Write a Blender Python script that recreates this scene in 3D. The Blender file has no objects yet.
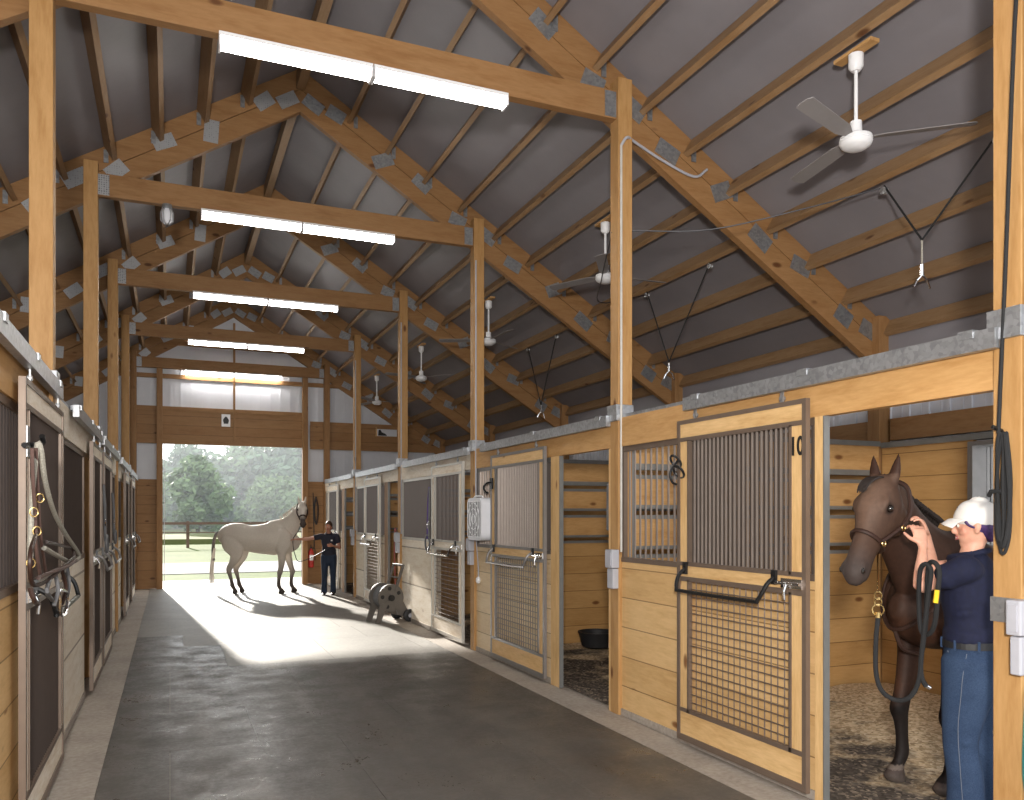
import bpy, bmesh, math, random
from mathutils import Vector, Matrix, noise
V = Vector
R = random.Random(7)
C = bpy.context.scene.collection
# ------------------------------------------------------------------ camera, sky, sun, exposure
FPX, CX, HY, CAMZ = 814.0, 512.0, 515.0, 1.74      # focal length and horizon in the 1024x800 frame
TH = math.atan(342/814); SN, CS = math.sin(TH), math.cos(TH)
cam = bpy.data.objects.new('camera', bpy.data.cameras.new('camera')); C.objects.link(cam)
cam.location = (0, 0, CAMZ); cam.rotation_euler = (math.pi/2, 0, -TH)
cam.data.sensor_width = 36; cam.data.lens = FPX/1024*36
cam.data.shift_y = (HY-400)/1024; cam.data.clip_start = .02; cam.data.clip_end = 600
bpy.context.scene.camera = cam
w = bpy.data.worlds.new('sky'); bpy.context.scene.world = w; w.use_nodes = True
bg = w.node_tree.nodes['Background']; bg.inputs[0].default_value = (.93, .97, 1, 1); bg.inputs[1].default_value = 2.3
sun = bpy.data.objects.new('sun', bpy.data.lights.new('sun', 'SUN')); C.objects.link(sun)
sun.data.energy = 17; sun.data.angle = .03; sun.data.color = (1, .95, .86)
az, el = math.radians(5.5), math.radians(17.3)
sun.rotation_euler = V((math.sin(az)*math.cos(el), -math.cos(az)*math.cos(el), -math.sin(el))).to_track_quat('-Z', 'Y').to_euler()
fl = bpy.data.objects.new('photographers_flash', bpy.data.lights.new('photographers_flash', 'AREA')); C.objects.link(fl)   # the shadows in the photo come from it
fl.data.shape = 'DISK'; fl.data.size = .35; fl.data.energy = 430; fl.data.color = (1, .95, .88); fl.location = (-.35, -.7, 2.3)
fl.rotation_euler = V((3.6, 6.5, .15)).to_track_quat('-Z', 'Y').to_euler()
LAMP = 30.0                                          # strip lights
vs = bpy.context.scene.view_settings
vs.view_transform = 'Standard'; vs.look = 'None'; vs.gamma = 1; vs.use_curve_mapping = False; vs.exposure = 0.0

def ray(x, y):
    a = (x-CX)/FPX; return V((SN+a*CS, CS-a*SN, (HY-y)/FPX))
def atX(x, y, X): r = ray(x, y); t = X/r.x; return V((X, t*r.y, CAMZ+t*r.z))
def atY(x, y, Y): r = ray(x, y); t = Y/r.y; return V((t*r.x, Y, CAMZ+t*r.z))
def proj(p):
    d = p[0]*SN+p[1]*CS
    if d < .1: return None
    return (CX+FPX*(p[0]*CS-p[1]*SN)/d, HY-FPX*(p[2]-CAMZ)/d)
def seen(*pts):
    for a in range(len(pts)-1):
        for k in range(21):
            q = proj(V(pts[a]).lerp(V(pts[a+1]), k/20))
            if q and -5 < q[0] < 1029 and -5 < q[1] < 805: return True
    return False
ORD = ['first', 'second', 'third', 'fourth', 'fifth', 'sixth', 'seventh', 'eighth', 'ninth', 'tenth', 'eleventh', 'twelfth', 'thirteenth']

# ------------------------------------------------------------------ materials
def srgb(r, g, b):
    f = lambda c: c/12.92 if c <= .04045 else ((c+.055)/1.055)**2.4
    return (f(r/255), f(g/255), f(b/255), 1)
class NT:
    def __init__(s, name, rough=.6, spec=.4, metal=0):
        s.m = bpy.data.materials.new(name); s.m.use_nodes = True; s.t = s.m.node_tree
        s.b = s.t.nodes['Principled BSDF']
        s.b.inputs['Roughness'].default_value = rough; s.b.inputs['Metallic'].default_value = metal
        s.b.inputs['Specular IOR Level'].default_value = spec
    def n(s, typ, **kw):
        o = s.t.nodes.new(typ)
        for k, v in kw.items():
            if k in o.inputs: o.inputs[k].default_value = v
            else: setattr(o, k, v)
        return o
    def l(s, a, b): s.t.links.new(a, b)
    def ramp(s, src, stops):
        r = s.n('ShaderNodeValToRGB'); e = r.color_ramp.elements
        while len(e) < len(stops): e.new(.5)
        for q, (p, c) in zip(e, stops): q.position = p; q.color = c
        s.l(src, r.inputs[0]); return r.outputs[0]
    def mix(s, fac, a, b, mode='MIX'):
        m = s.n('ShaderNodeMix', data_type='RGBA', blend_type=mode)
        for sock, v in ((m.inputs[0], fac), (m.inputs[6], a), (m.inputs[7], b)):
            if hasattr(v, 'is_linked'): s.l(v, sock)
            else: sock.default_value = v
        return m.outputs[2]
    def math(s, op, a, b=0):
        m = s.n('ShaderNodeMath', operation=op)
        for i, v in enumerate((a, b)):
            if hasattr(v, 'is_linked'): s.l(v, m.inputs[i])
            else: m.inputs[i].default_value = v
        return m.outputs[0]
    def col(s, v): 
        if hasattr(v, 'is_linked'): s.l(v, s.b.inputs['Base Color'])
        else: s.b.inputs['Base Color'].default_value = v
    def bump(s, h, strength=.2, dist=.01):
        b = s.n('ShaderNodeBump', Strength=strength, Distance=dist); s.l(h, b.inputs['Height']); s.l(b.outputs[0], s.b.inputs['Normal'])
    def noise(s, vec, scale, detail=4, rough=.55):
        n = s.n('ShaderNodeTexNoise', Scale=scale, Detail=detail, Roughness=rough)
        if vec is not None: s.l(vec, n.inputs['Vector'])
        return n.outputs[0]

def plain(name, c, rough=.6, metal=0, spec=.4, var=.12, scale=9):
    t = NT(name, rough, spec, metal); co = t.n('ShaderNodeTexCoord').outputs['Object']
    f = t.noise(co, scale)
    d = tuple(x*(1-var) for x in c[:3])+(1,); e = tuple(min(1, x*(1+var)) for x in c[:3])+(1,)
    t.col(t.ramp(f, [(.3, d), (.7, e)])); t.bump(f, .08, .004); return t.m

def wood(name, c, axis, boards=None, rough=.55, knot=1.0):
    """pine: grain along axis ('x','y','z'); boards = (axis across, pitch) draws tongue-and-groove joints"""
    t = NT(name, rough, .3); tc = t.n('ShaderNodeTexCoord').outputs['Object']
    oi = t.n('ShaderNodeObjectInfo'); off = t.n('ShaderNodeVectorMath', operation='SCALE', Scale=37.0)
    cb = t.n('ShaderNodeCombineXYZ'); 
    for i in range(3): t.l(oi.outputs['Random'], cb.inputs[i])
    t.l(cb.outputs[0], off.inputs[0])
    add = t.n('ShaderNodeVectorMath', operation='ADD'); t.l(tc, add.inputs[0]); t.l(off.outputs[0], add.inputs[1])
    base = add.outputs[0]; tone = None; joint = None
    if boards:
        sp = t.n('ShaderNodeSeparateXYZ'); t.l(tc, sp.inputs[0]); u = t.math('DIVIDE', sp.outputs['XYZ'.index(boards[0].upper())], boards[1])
        fl = t.math('FLOOR', u); fr = t.math('FRACT', u)
        wn = t.n('ShaderNodeTexWhiteNoise', noise_dimensions='1D'); t.l(fl, wn.inputs['W']); tone = wn.outputs['Value']
        sc = t.n('ShaderNodeVectorMath', operation='SCALE', Scale=11.0); t.l(wn.outputs['Color'], sc.inputs[0])
        ad2 = t.n('ShaderNodeVectorMath', operation='ADD'); t.l(base, ad2.inputs[0]); t.l(sc.outputs[0], ad2.inputs[1]); base = ad2.outputs[0]
        joint = t.math('LESS_THAN', fr, .035)
    st = {'x': (.16, 1, 1), 'y': (1, .16, 1), 'z': (1, 1, .16)}[axis]
    mp = t.n('ShaderNodeMapping'); mp.inputs['Scale'].default_value = st; t.l(base, mp.inputs['Vector']); v = mp.outputs[0]
    g1 = t.noise(v, 14, 5, .6); g2 = t.noise(v, 60, 3, .6); bl = t.noise(base, 1.6, 2)
    dk = tuple(x*f for x, f in zip(c[:3], (.74, .66, .55)))+(1,); lt = tuple(min(1, x*f) for x, f in zip(c[:3], (1.12, 1.14, 1.2)))+(1,)
    col = t.ramp(g1, [(.32, dk), (.5, c), (.7, lt)])
    col = t.mix(.35, col, t.ramp(g2, [(.35, dk), (.65, lt)]))
    col = t.mix(t.math('MULTIPLY', bl, .35), col, (c[0]*.95, c[1]*.78, c[2]*.6, 1))
    if tone is not None:
        col = t.mix(.3, col, t.ramp(tone, [(0, dk), (1, lt)]))
    km = t.n('ShaderNodeMapping'); km.inputs['Scale'].default_value = {'x': (.45, 1, 1), 'y': (1, .45, 1), 'z': (1, 1, .45)}[axis]; t.l(base, km.inputs['Vector'])
    vo = t.n('ShaderNodeTexVoronoi', Scale=5.0); t.l(km.outputs[0], vo.inputs['Vector'])
    kn = t.ramp(vo.outputs['Distance'], [(.0, (knot,)*3+(1,)), (.09, (knot*.85,)*3+(1,)), (.16, (0, 0, 0, 1))])
    sc2 = t.n('ShaderNodeSeparateColor'); t.l(vo.outputs['Color'], sc2.inputs[0]); sel = t.math('GREATER_THAN', sc2.outputs[0], .62)
    col = t.mix(t.math('MULTIPLY', kn, sel), col, (c[0]*.28, c[1]*.16, c[2]*.1, 1))
    if joint is not None: col = t.mix(t.math('MULTIPLY', joint, .75), col, (c[0]*.25, c[1]*.2, c[2]*.15, 1))
    t.col(col); t.bump(g1, .12, .004); return t.m

def galvanised(name, c=(.42, .43, .45, 1)):
    t = NT(name, .42, .5, .75); co = t.n('ShaderNodeTexCoord').outputs['Object']
    vo = t.n('ShaderNodeTexVoronoi', Scale=45.0); t.l(co, vo.inputs['Vector'])
    s2 = t.n('ShaderNodeSeparateColor'); t.l(vo.outputs['Color'], s2.inputs[0])
    t.col(t.mix(.5, t.ramp(s2.outputs[0], [(0, tuple(x*.7 for x in c[:3])+(1,)), (1, tuple(min(1, x*1.3) for x in c[:3])+(1,))]), t.ramp(t.noise(co, 12), [(.3, tuple(x*.7 for x in c[:3])+(1,)), (.7, c)])))
    return t.m
def emit(name, c, s):
    t = NT(name); t.col((.9, .9, .9, 1)); t.b.inputs['Emission Color'].default_value = c; t.b.inputs['Emission Strength'].default_value = s; return t.m
def vcol(name, rough=.6, spec=.3, fuzz=0, sub=0):
    t = NT(name, rough, spec); a = t.n('ShaderNodeVertexColor', layer_name='Col'); co = t.n('ShaderNodeTexCoord').outputs['Object']
    f = t.noise(co, 38, 5, .6); t.col(t.mix(.16, a.outputs[0], t.ramp(f, [(.3, (.0, .0, .0, 1)), (.7, (.9, .85, .8, 1))]), 'SOFT_LIGHT'))
    t.bump(f, .1, .004)
    t.b.inputs['Subsurface Weight'].default_value = sub; t.b.inputs['Subsurface Radius'].default_value = (.01, .004, .002)
    t.b.inputs['Sheen Weight'].default_value = fuzz
    return t.m
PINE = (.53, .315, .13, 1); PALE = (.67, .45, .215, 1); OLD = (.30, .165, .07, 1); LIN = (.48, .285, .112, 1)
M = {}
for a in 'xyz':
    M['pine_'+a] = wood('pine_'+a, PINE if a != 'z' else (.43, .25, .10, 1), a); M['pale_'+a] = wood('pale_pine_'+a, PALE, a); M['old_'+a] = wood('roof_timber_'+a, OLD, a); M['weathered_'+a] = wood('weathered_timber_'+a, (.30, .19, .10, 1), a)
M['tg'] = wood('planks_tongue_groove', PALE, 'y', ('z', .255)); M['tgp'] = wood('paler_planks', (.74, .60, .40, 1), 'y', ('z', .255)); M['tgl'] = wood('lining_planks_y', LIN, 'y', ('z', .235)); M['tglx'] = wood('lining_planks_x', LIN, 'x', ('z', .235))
M['tgend'] = wood('gable_planks', OLD, 'x', ('z', .22)); M['ply'] = wood('pale_plywood', (.86, .80, .69, 1), 'y', ('z', .6), knot=.3)  # plywood colour raised towards white for the glare on the stall fronts
M['bleached_y'] = wood('bleached_pine_y', (.86, .80, .70, 1), 'y', knot=.5); M['bleached_z'] = wood('bleached_pine_z', (.84, .77, .66, 1), 'z', knot=.5)  # pine lifted towards white, daylight glare put into the colour
M['steel'] = plain('brown_grey_steel', srgb(112, 96, 84), .42, .25, .5, .08); M['steel_grey'] = plain('grey_steel', srgb(128, 124, 122), .4, .35, .5, .08)
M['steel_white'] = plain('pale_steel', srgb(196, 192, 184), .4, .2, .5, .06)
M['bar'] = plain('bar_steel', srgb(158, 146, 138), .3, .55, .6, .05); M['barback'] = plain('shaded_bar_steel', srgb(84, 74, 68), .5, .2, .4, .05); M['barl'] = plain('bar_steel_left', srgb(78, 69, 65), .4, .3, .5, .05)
M['galv'] = galvanised('galvanised_steel'); M['plate'] = galvanised('gusset_steel', (.36, .37, .39, 1)); 
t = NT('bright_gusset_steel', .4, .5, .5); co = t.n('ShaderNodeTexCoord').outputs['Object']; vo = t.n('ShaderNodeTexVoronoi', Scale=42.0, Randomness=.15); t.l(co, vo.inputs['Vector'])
t.col(t.ramp(vo.outputs['Distance'], [(.25, (.10, .10, .105, 1)), (.45, (.42, .43, .45, 1))])); M['platel'] = t.m  # brighter steel stands in for flash glinting off left plates; dots are punched holes
M['chan'] = plain('grey_channel', srgb(128, 128, 126), .45, .4, .5, .08)
M['black'] = plain('black_rubber', (.018, .018, .02, 1), .5); M['rope'] = plain('dark_rope', (.014, .014, .015, 1), .85, scale=90)
M['iron'] = plain('black_iron', (.015, .015, .016, 1), .35, .3, .5); M['chrome'] = plain('bright_chrome', (.75, .75, .76, 1), .15, 1)
M['brass'] = plain('brass', (.8, .58, .25, 1), .25, 1); M['leather'] = plain('brown_leather', (.035, .016, .011, 1), .5); M['leathr'] = plain('reddish_leather', (.11, .065, .055, 1), .5)
M['greyrope'] = plain('grey_rope', (.36, .34, .29, 1), .9, scale=120, var=.3); M['purple'] = plain('violet_webbing', (.10, .06, .22, 1), .8)
M['white'] = plain('white_enamel', (.8, .8, .82, 1), .35, var=.04); M['whitep'] = plain('white_plastic', (.74, .75, .80, 1), .4, var=.04)
M['greyp'] = plain('grey_plastic', (.40, .40, .44, 1), .45, var=.05); M['conduit'] = plain('pale_conduit', (.5, .48, .45, 1), .4); M['dgrey'] = plain('dark_grey_plastic', (.12, .12, .125, 1), .5); M['taupe'] = plain('taupe_plastic', (.12, .105, .092, 1), .5, var=.06)
M['blade'] = plain('grey_blade', (.24, .225, .225, 1), .5, var=.04); M['red'] = plain('red_enamel', (.45, .03, .025, 1), .35); M['redrope'] = plain('red_webbing', (.24, .08, .075, 1), .8); M['teal'] = plain('teal_hose', (.02, .22, .2, 1), .4)
M['yellow'] = plain('yellow_plastic', (.8, .5, .02, 1), .5); M['silverband'] = plain('wrist_metal', (.7, .68, .6, 1), .3, .8)
M['tube'] = emit('lamp_tube', (1, .97, .90, 1), LAMP)
M['ink'] = plain('black_paint', (.01, .01, .01, 1), .5)
# roof lining, siding, ground stuff
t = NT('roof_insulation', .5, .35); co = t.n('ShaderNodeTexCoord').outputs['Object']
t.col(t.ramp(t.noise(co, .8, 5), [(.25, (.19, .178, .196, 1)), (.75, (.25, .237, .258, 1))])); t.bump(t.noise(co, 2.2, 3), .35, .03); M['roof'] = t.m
t = NT('white_siding', .45, .4); co = t.n('ShaderNodeTexCoord').outputs['Object']
t.col(t.ramp(t.noise(co, 1.5, 3), [(.3, (.56, .57, .62, 1)), (.7, (.64, .65, .70, 1))])); M['siding'] = t.m
t = NT('concrete', .7, .3); co = t.n('ShaderNodeTexCoord').outputs['Object']
f = t.noise(co, 1.8, 6, .65); g = t.noise(co, 26, 4)
t.col(t.mix(.35, t.ramp(f, [(.28, (.26, .22, .185, 1)), (.5, (.36, .31, .265, 1)), (.72, (.43, .38, .33, 1))]), t.ramp(g, [(.35, (.22, .19, .16, 1)), (.65, (.46, .41, .36, 1))]))); t.bump(g, .15, .006); M['concrete'] = t.m
t = NT('rubber_mat', .42, .55); co = t.n('ShaderNodeTexCoord'); geo = t.n('ShaderNodeNewGeometry').outputs['Position']
f = t.noise(geo, 1.1, 6, .7); g = t.noise(geo, 30, 6, .75); h = t.noise(geo, 170, 3, .7)
mp = t.n('ShaderNodeMapping'); mp.inputs['Scale'].default_value = (1.6, .12, 1); t.l(geo, mp.inputs['Vector']); trk = t.noise(mp.outputs[0], 1.3, 3)
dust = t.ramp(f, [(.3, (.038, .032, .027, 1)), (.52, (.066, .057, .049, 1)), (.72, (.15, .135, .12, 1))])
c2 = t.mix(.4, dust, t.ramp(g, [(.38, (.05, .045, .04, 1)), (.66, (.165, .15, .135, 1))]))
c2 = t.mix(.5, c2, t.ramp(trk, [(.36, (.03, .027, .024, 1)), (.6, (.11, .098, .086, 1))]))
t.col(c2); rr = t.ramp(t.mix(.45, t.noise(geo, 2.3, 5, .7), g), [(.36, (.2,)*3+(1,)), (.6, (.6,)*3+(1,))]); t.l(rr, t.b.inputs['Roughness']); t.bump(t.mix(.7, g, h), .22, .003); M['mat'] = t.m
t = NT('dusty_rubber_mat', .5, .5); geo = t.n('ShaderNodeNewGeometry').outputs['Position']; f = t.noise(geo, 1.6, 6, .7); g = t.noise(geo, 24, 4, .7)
t.col(t.mix(.35, t.ramp(f, [(.3, (.14, .13, .115, 1)), (.7, (.25, .235, .21, 1))]), t.ramp(g, [(.35, (.12, .11, .10, 1)), (.65, (.28, .265, .24, 1))]))); t.bump(g, .06, .003); M['dusty'] = t.m  # paler copy of the mat, the sun patch put into its colour
t = NT('bedding_shavings', .9, .1); geo = t.n('ShaderNodeNewGeometry').outputs['Position']
vo = t.n('ShaderNodeTexVoronoi', Scale=42.0); t.l(geo, vo.inputs['Vector']); s2 = t.n('ShaderNodeSeparateColor'); t.l(vo.outputs['Color'], s2.inputs[0])
sh = t.ramp(s2.outputs[0], [(0, (.34, .24, .14, 1)), (.5, (.62, .47, .30, 1)), (1, (.8, .66, .47, 1))])
dirt = t.ramp(s2.outputs[1], [(0, (.06, .05, .042, 1)), (.7, (.14, .115, .095, 1)), (1, (.36, .29, .22, 1))])
sp = t.n('ShaderNodeSeparateXYZ'); t.l(geo, sp.inputs[0])
k = t.math('ADD', t.math('MULTIPLY', t.math('SUBTRACT', sp.outputs[0], 5.1), .42), t.math('MULTIPLY', t.math('SUBTRACT', t.noise(geo, 2.2, 4), .5), 2.2))
t.col(t.mix(t.ramp(t.math('ADD', k, .62), [(.3, (0, 0, 0, 1)), (.62, (1, 1, 1, 1))]), dirt, sh)); t.bump(vo.outputs['Distance'], .6, .015); M['bedding'] = t.m
def ground(name, a, b, s):
    t = NT(name, .9, .1); geo = t.n('ShaderNodeNewGeometry').outputs['Position']
    f = t.mix(.5, t.noise(geo, s, 6, .7), t.noise(geo, s*.12, 3)); t.col(t.ramp(f, [(.35, a), (.65, b)])); t.bump(f, .6, .05); return t.m
M['grass'] = ground('short_grass', (.03, .06, .01, 1), (.085, .115, .03, 1), 3.5); M['tall'] = ground('meadow', (.06, .08, .022, 1), (.13, .14, .06, 1), 2)
M['gravel'] = ground('pale_gravel', (.22, .21, .20, 1), (.32, .31, .30, 1), 9); M['pad'] = ground('pale_concrete_pad', (.42, .41, .40, 1), (.52, .51, .5, 1), 3)
for i, (a, b) in enumerate([((.05, .105, .035, 1), (.12, .20, .07, 1)), ((.075, .13, .055, 1), (.17, .25, .11, 1)), ((.045, .09, .05, 1), (.10, .17, .09, 1))]):
    t = NT('leaves_%d' % i, .6, .25); oi = t.n('ShaderNodeNewGeometry').outputs['Random Per Island']; t.col(t.ramp(oi, [(0, a), (1, b)]))
    t.b.inputs['Transmission Weight'].default_value = 0
    M['leaf%d' % i] = t.m
M['bark'] = plain('bark', (.12, .09, .065, 1), .9, scale=20); M['fencewood'] = plain('weathered_brown_rail', (.10, .06, .04, 1), .8)
t = NT('window_glass', .03, .5); t.b.inputs['Transmission Weight'].default_value = 1; t.b.inputs['IOR'].default_value = 1.02; M['glass'] = t.m
M['horse'] = vcol('horse_coat', .62, .2); M['skin'] = vcol('skin', .5, .35, 0, .12)
M['eye'] = plain('dark_eye', (.012, .008, .006, 1), .08, 0, .6); M['mane'] = plain('black_hair', (.02, .014, .012, 1), .55, scale=60, var=.4)
M['silvermane'] = plain('silver_hair', (.62, .58, .52, 1), .5, scale=60); M['dktail'] = plain('dark_tail_hair', (.13, .11, .10, 1), .6, scale=60, var=.4)
M['navy'] = plain('navy_cotton', (.006, .008, .029, 1), .85, scale=40, var=.2); M['cap'] = plain('white_cotton', (.74, .71, .68, 1), .85, var=.04)
t = NT('denim', .85, .2); co = t.n('ShaderNodeTexCoord').outputs['Object']
t.col(t.mix(.4, t.ramp(t.noise(co, 5, 4), [(.3, (.017, .032, .070, 1)), (.7, (.038, .064, .12, 1))]), t.ramp(t.noise(co, 160, 2), [(.3, (.015, .03, .065, 1)), (.7, (.046, .075, .14, 1))]))); t.bump(t.noise(co, 9, 3), .3, .02); M['denim'] = t.m
M['dkdenim'] = plain('dark_denim', (.02, .032, .06, 1), .85); M['hairp'] = plain('purple_dyed_hair', (.05, .022, .10, 1), .5, scale=70, var=.4); M['hairb'] = plain('dark_brown_hair', (.07, .04, .028, 1), .5, scale=70, var=.4)
M['stitch'] = plain('pale_stitching', (.12, .14, .18, 1), .8); M['lips'] = plain('lips', (.42, .13, .12, 1), .45); M['tooth'] = plain('teeth', (.75, .7, .63, 1), .3)
M['wire'] = plain('steel_cable', (.05, .05, .055, 1), .4, .6)

# ------------------------------------------------------------------ mesh helpers
class MB:
    def __init__(s): s.v = []; s.f = []; s.mi = []; s.cur = 0
    def poly(s, vs, fs):
        o = len(s.v); s.v += [tuple(p) for p in vs]; s.f += [tuple(o+i for i in f) for f in fs]; s.mi += [s.cur]*len(fs)
        return s
    def box(s, x0, x1, y0, y1, z0, z1):
        x0, x1 = sorted((x0, x1)); y0, y1 = sorted((y0, y1)); z0, z1 = sorted((z0, z1))
        return s.poly([(x, y, z) for z in (z0, z1) for y in (y0, y1) for x in (x0, x1)],
               [(0, 2, 3, 1), (4, 5, 7, 6), (0, 1, 5, 4), (2, 6, 7, 3), (0, 4, 6, 2), (1, 3, 7, 5)])
    def bar(s, p, q, w, h, up=(0, 0, 1)):
        p, q = V(p), V(q); t = (q-p).normalized(); a = t.cross(V(up))
        if a.length < 1e-4: a = t.cross(V((1, 0, 0)))
        a.normalize(); b = a.cross(t); a *= w/2; b *= h/2
        return s.poly([p-a-b, p+a-b, p+a+b, p-a+b, q-a-b, q+a-b, q+a+b, q-a+b], [(3, 2, 1, 0), (4, 5, 6, 7), (0, 1, 5, 4), (1, 2, 6, 5), (2, 3, 7, 6), (3, 0, 4, 7)])
    def prism(s, pts, d):
        n = len(pts); d = V(d); 
        return s.poly([V(p) for p in pts]+[V(p)+d for p in pts], [tuple(reversed(range(n))), tuple(range(n, 2*n))]+[(i, (i+1) % n, n+(i+1) % n, n+i) for i in range(n)])
    def tube(s, pts, r, n=8, closed=False, smooth=1):
        pts = [V(p) for p in pts]
        if smooth > 1: pts = catmull(pts, smooth, closed)
        rs = r if isinstance(r, (list, tuple)) else None
        o = len(s.v); m = len(pts); a = None
        for i, p in enumerate(pts):
            t = (pts[(i+1) % m]-pts[i-1]) if closed or 0 < i < m-1 else (pts[1]-pts[0] if i == 0 else pts[-1]-pts[-2])
            t = t.normalized() if t.length > 1e-9 else V((0, 0, 1))
            if a is None: a = t.orthogonal().normalized()
            else: a = (a-t*a.dot(t)); a = a.normalized() if a.length > 1e-6 else t.orthogonal().normalized()
            b = t.cross(a); rr = r if rs is None else rs[0]+(rs[1]-rs[0])*i/(m-1)
            for k in range(n):
                an = 2*math.pi*k/n; s.v.append(tuple(p+(a*math.cos(an)+b*math.sin(an))*rr))
        for i in range(m if closed else m-1):
            j = (i+1) % m
            for k in range(n): s.f.append((o+i*n+k, o+i*n+(k+1) % n, o+j*n+(k+1) % n, o+j*n+k)); s.mi.append(s.cur)
        if not closed:
            s.f.append(tuple(o+k for k in reversed(range(n)))); s.f.append(tuple(o+(m-1)*n+k for k in range(n))); s.mi += [s.cur]*2
        return s
    def cyl(s, p, q, r, n=16): return s.tube([p, q], r, n)
    def lathe(s, prof, c, axis=(0, 0, 1), n=20):
        ax = V(axis).normalized(); a = ax.orthogonal().normalized(); b = ax.cross(a); c = V(c); o = len(s.v); m = len(prof)
        for r, h in prof:
            for k in range(n):
                an = 2*math.pi*k/n; s.v.append(tuple(c+ax*h+(a*math.cos(an)+b*math.sin(an))*r))
        for i in range(m-1):
            for k in range(n): s.f.append((o+i*n+k, o+i*n+(k+1) % n, o+(i+1)*n+(k+1) % n, o+(i+1)*n+k)); s.mi.append(s.cur)
        s.f.append(tuple(o+k for k in reversed(range(n)))); s.f.append(tuple(o+(m-1)*n+k for k in range(n))); s.mi += [s.cur]*2
        return s
    def ball(s, c, r, n=12, m=8):
        rx, ry, rz = r if isinstance(r, (tuple, list)) else (r, r, r); c = V(c); o = len(s.v)
        s.v.append((c.x, c.y, c.z+rz))
        for i in range(1, m):
            th = math.pi*i/m
            for k in range(n): an = 2*math.pi*k/n; s.v.append((c.x+rx*math.sin(th)*math.cos(an), c.y+ry*math.sin(th)*math.sin(an), c.z+rz*math.cos(th)))
        s.v.append((c.x, c.y, c.z-rz)); last = len(s.v)-1
        fs = [(o, o+1+k, o+1+(k+1) % n) for k in range(n)]
        for i in range(m-2):
            for k in range(n): a = o+1+i*n; fs.append((a+k, a+n+k, a+n+(k+1) % n, a+(k+1) % n))
        a = o+1+(m-2)*n; fs += [(last, a+(k+1) % n, a+k) for k in range(n)]
        s.f += fs; s.mi += [s.cur]*len(fs); return s
    def loft(s, pts, side=(0, 1, 0), n=18, sub=4):
        """closed tube of elliptical rings: pts = [(centre, half along side, half across)]"""
        P = catmull([V(p[0]) for p in pts], sub); A = catmull([V((p[1], p[2], 0)) for p in pts], sub)
        m = len(P); rings = []
        for i in range(m):
            t = (P[min(i+1, m-1)]-P[max(i-1, 0)]).normalized(); sd = V(side); sd = sd-t*sd.dot(t); sd.normalize(); up = t.cross(sd)
            rings.append((P[i], sd, up, max(A[i].x, .0015), max(A[i].y, .0015), t))
        p, sd, up, a, b, t = rings[0]; e = min(a, b)
        pre = [(p-t*e*.55, sd, up, a*.45, b*.45, t), (p-t*e*.35, sd, up, a*.78, b*.78, t)]
        p, sd, up, a, b, t = rings[-1]; e = min(a, b)
        post = [(p+t*e*.35, sd, up, a*.78, b*.78, t), (p+t*e*.55, sd, up, a*.45, b*.45, t)]
        rings = pre+rings+post; o = len(s.v); m = len(rings)
        for p, sd, up, a, b, t in rings:
            for k in range(n): an = 2*math.pi*k/n; s.v.append(tuple(p+sd*a*math.cos(an)+up*b*math.sin(an)))
        for i in range(m-1):
            for k in range(n): s.f.append((o+i*n+k, o+i*n+(k+1) % n, o+(i+1)*n+(k+1) % n, o+(i+1)*n+k)); s.mi.append(s.cur)
        s.f.append(tuple(o+k for k in reversed(range(n)))); s.f.append(tuple(o+(m-1)*n+k for k in range(n))); s.mi += [s.cur]*2
        return s
    def build(s, name, mat, parent=None, loc=None, smooth=False, bevel=0):
        me = bpy.data.meshes.new(name); vs = s.v
        if loc is not None: vs = [(x-loc[0], y-loc[1], z-loc[2]) for x, y, z in vs]
        me.from_pydata(vs, [], s.f)
        mats = mat if isinstance(mat, (list, tuple)) else [mat]
        for q in mats: me.materials.append(q)
        if len(mats) > 1: me.polygons.foreach_set('material_index', s.mi)
        bm = bmesh.new(); bm.from_mesh(me); bmesh.ops.recalc_face_normals(bm, faces=bm.faces); bm.to_mesh(me); bm.free()
        if smooth:
            me.polygons.foreach_set('use_smooth', [True]*len(me.polygons)); me.set_sharp_from_angle(angle=math.radians(42))
        me.update(); o = bpy.data.objects.new(name, me); C.objects.link(o)
        if loc is not None: o.location = loc
        if parent is not None: o.parent = parent
        if bevel:
            b = o.modifiers.new('bevel', 'BEVEL'); b.width = bevel; b.segments = 2; b.limit_method = 'ANGLE'
        return o
def catmull(P, sub, closed=False):
    if sub < 2 or len(P) < 3: return list(P)
    out = []; n = len(P)
    g = (lambda i: P[i % n]) if closed else (lambda i: P[i] if 0 <= i < n else (P[0]*2-P[1] if i < 0 else P[-1]*2-P[-2]))
    for i in range(n if closed else n-1):
        a, b, c, d = g(i-1), g(i), g(i+1), g(i+2)
        for k in range(sub):
            t = k/sub; out.append(.5*((2*b)+(c-a)*t+(2*a-5*b+4*c-d)*t*t+(3*b-a-3*c+d)*t**3))
    if not closed: out.append(P[-1])
    return out
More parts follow.
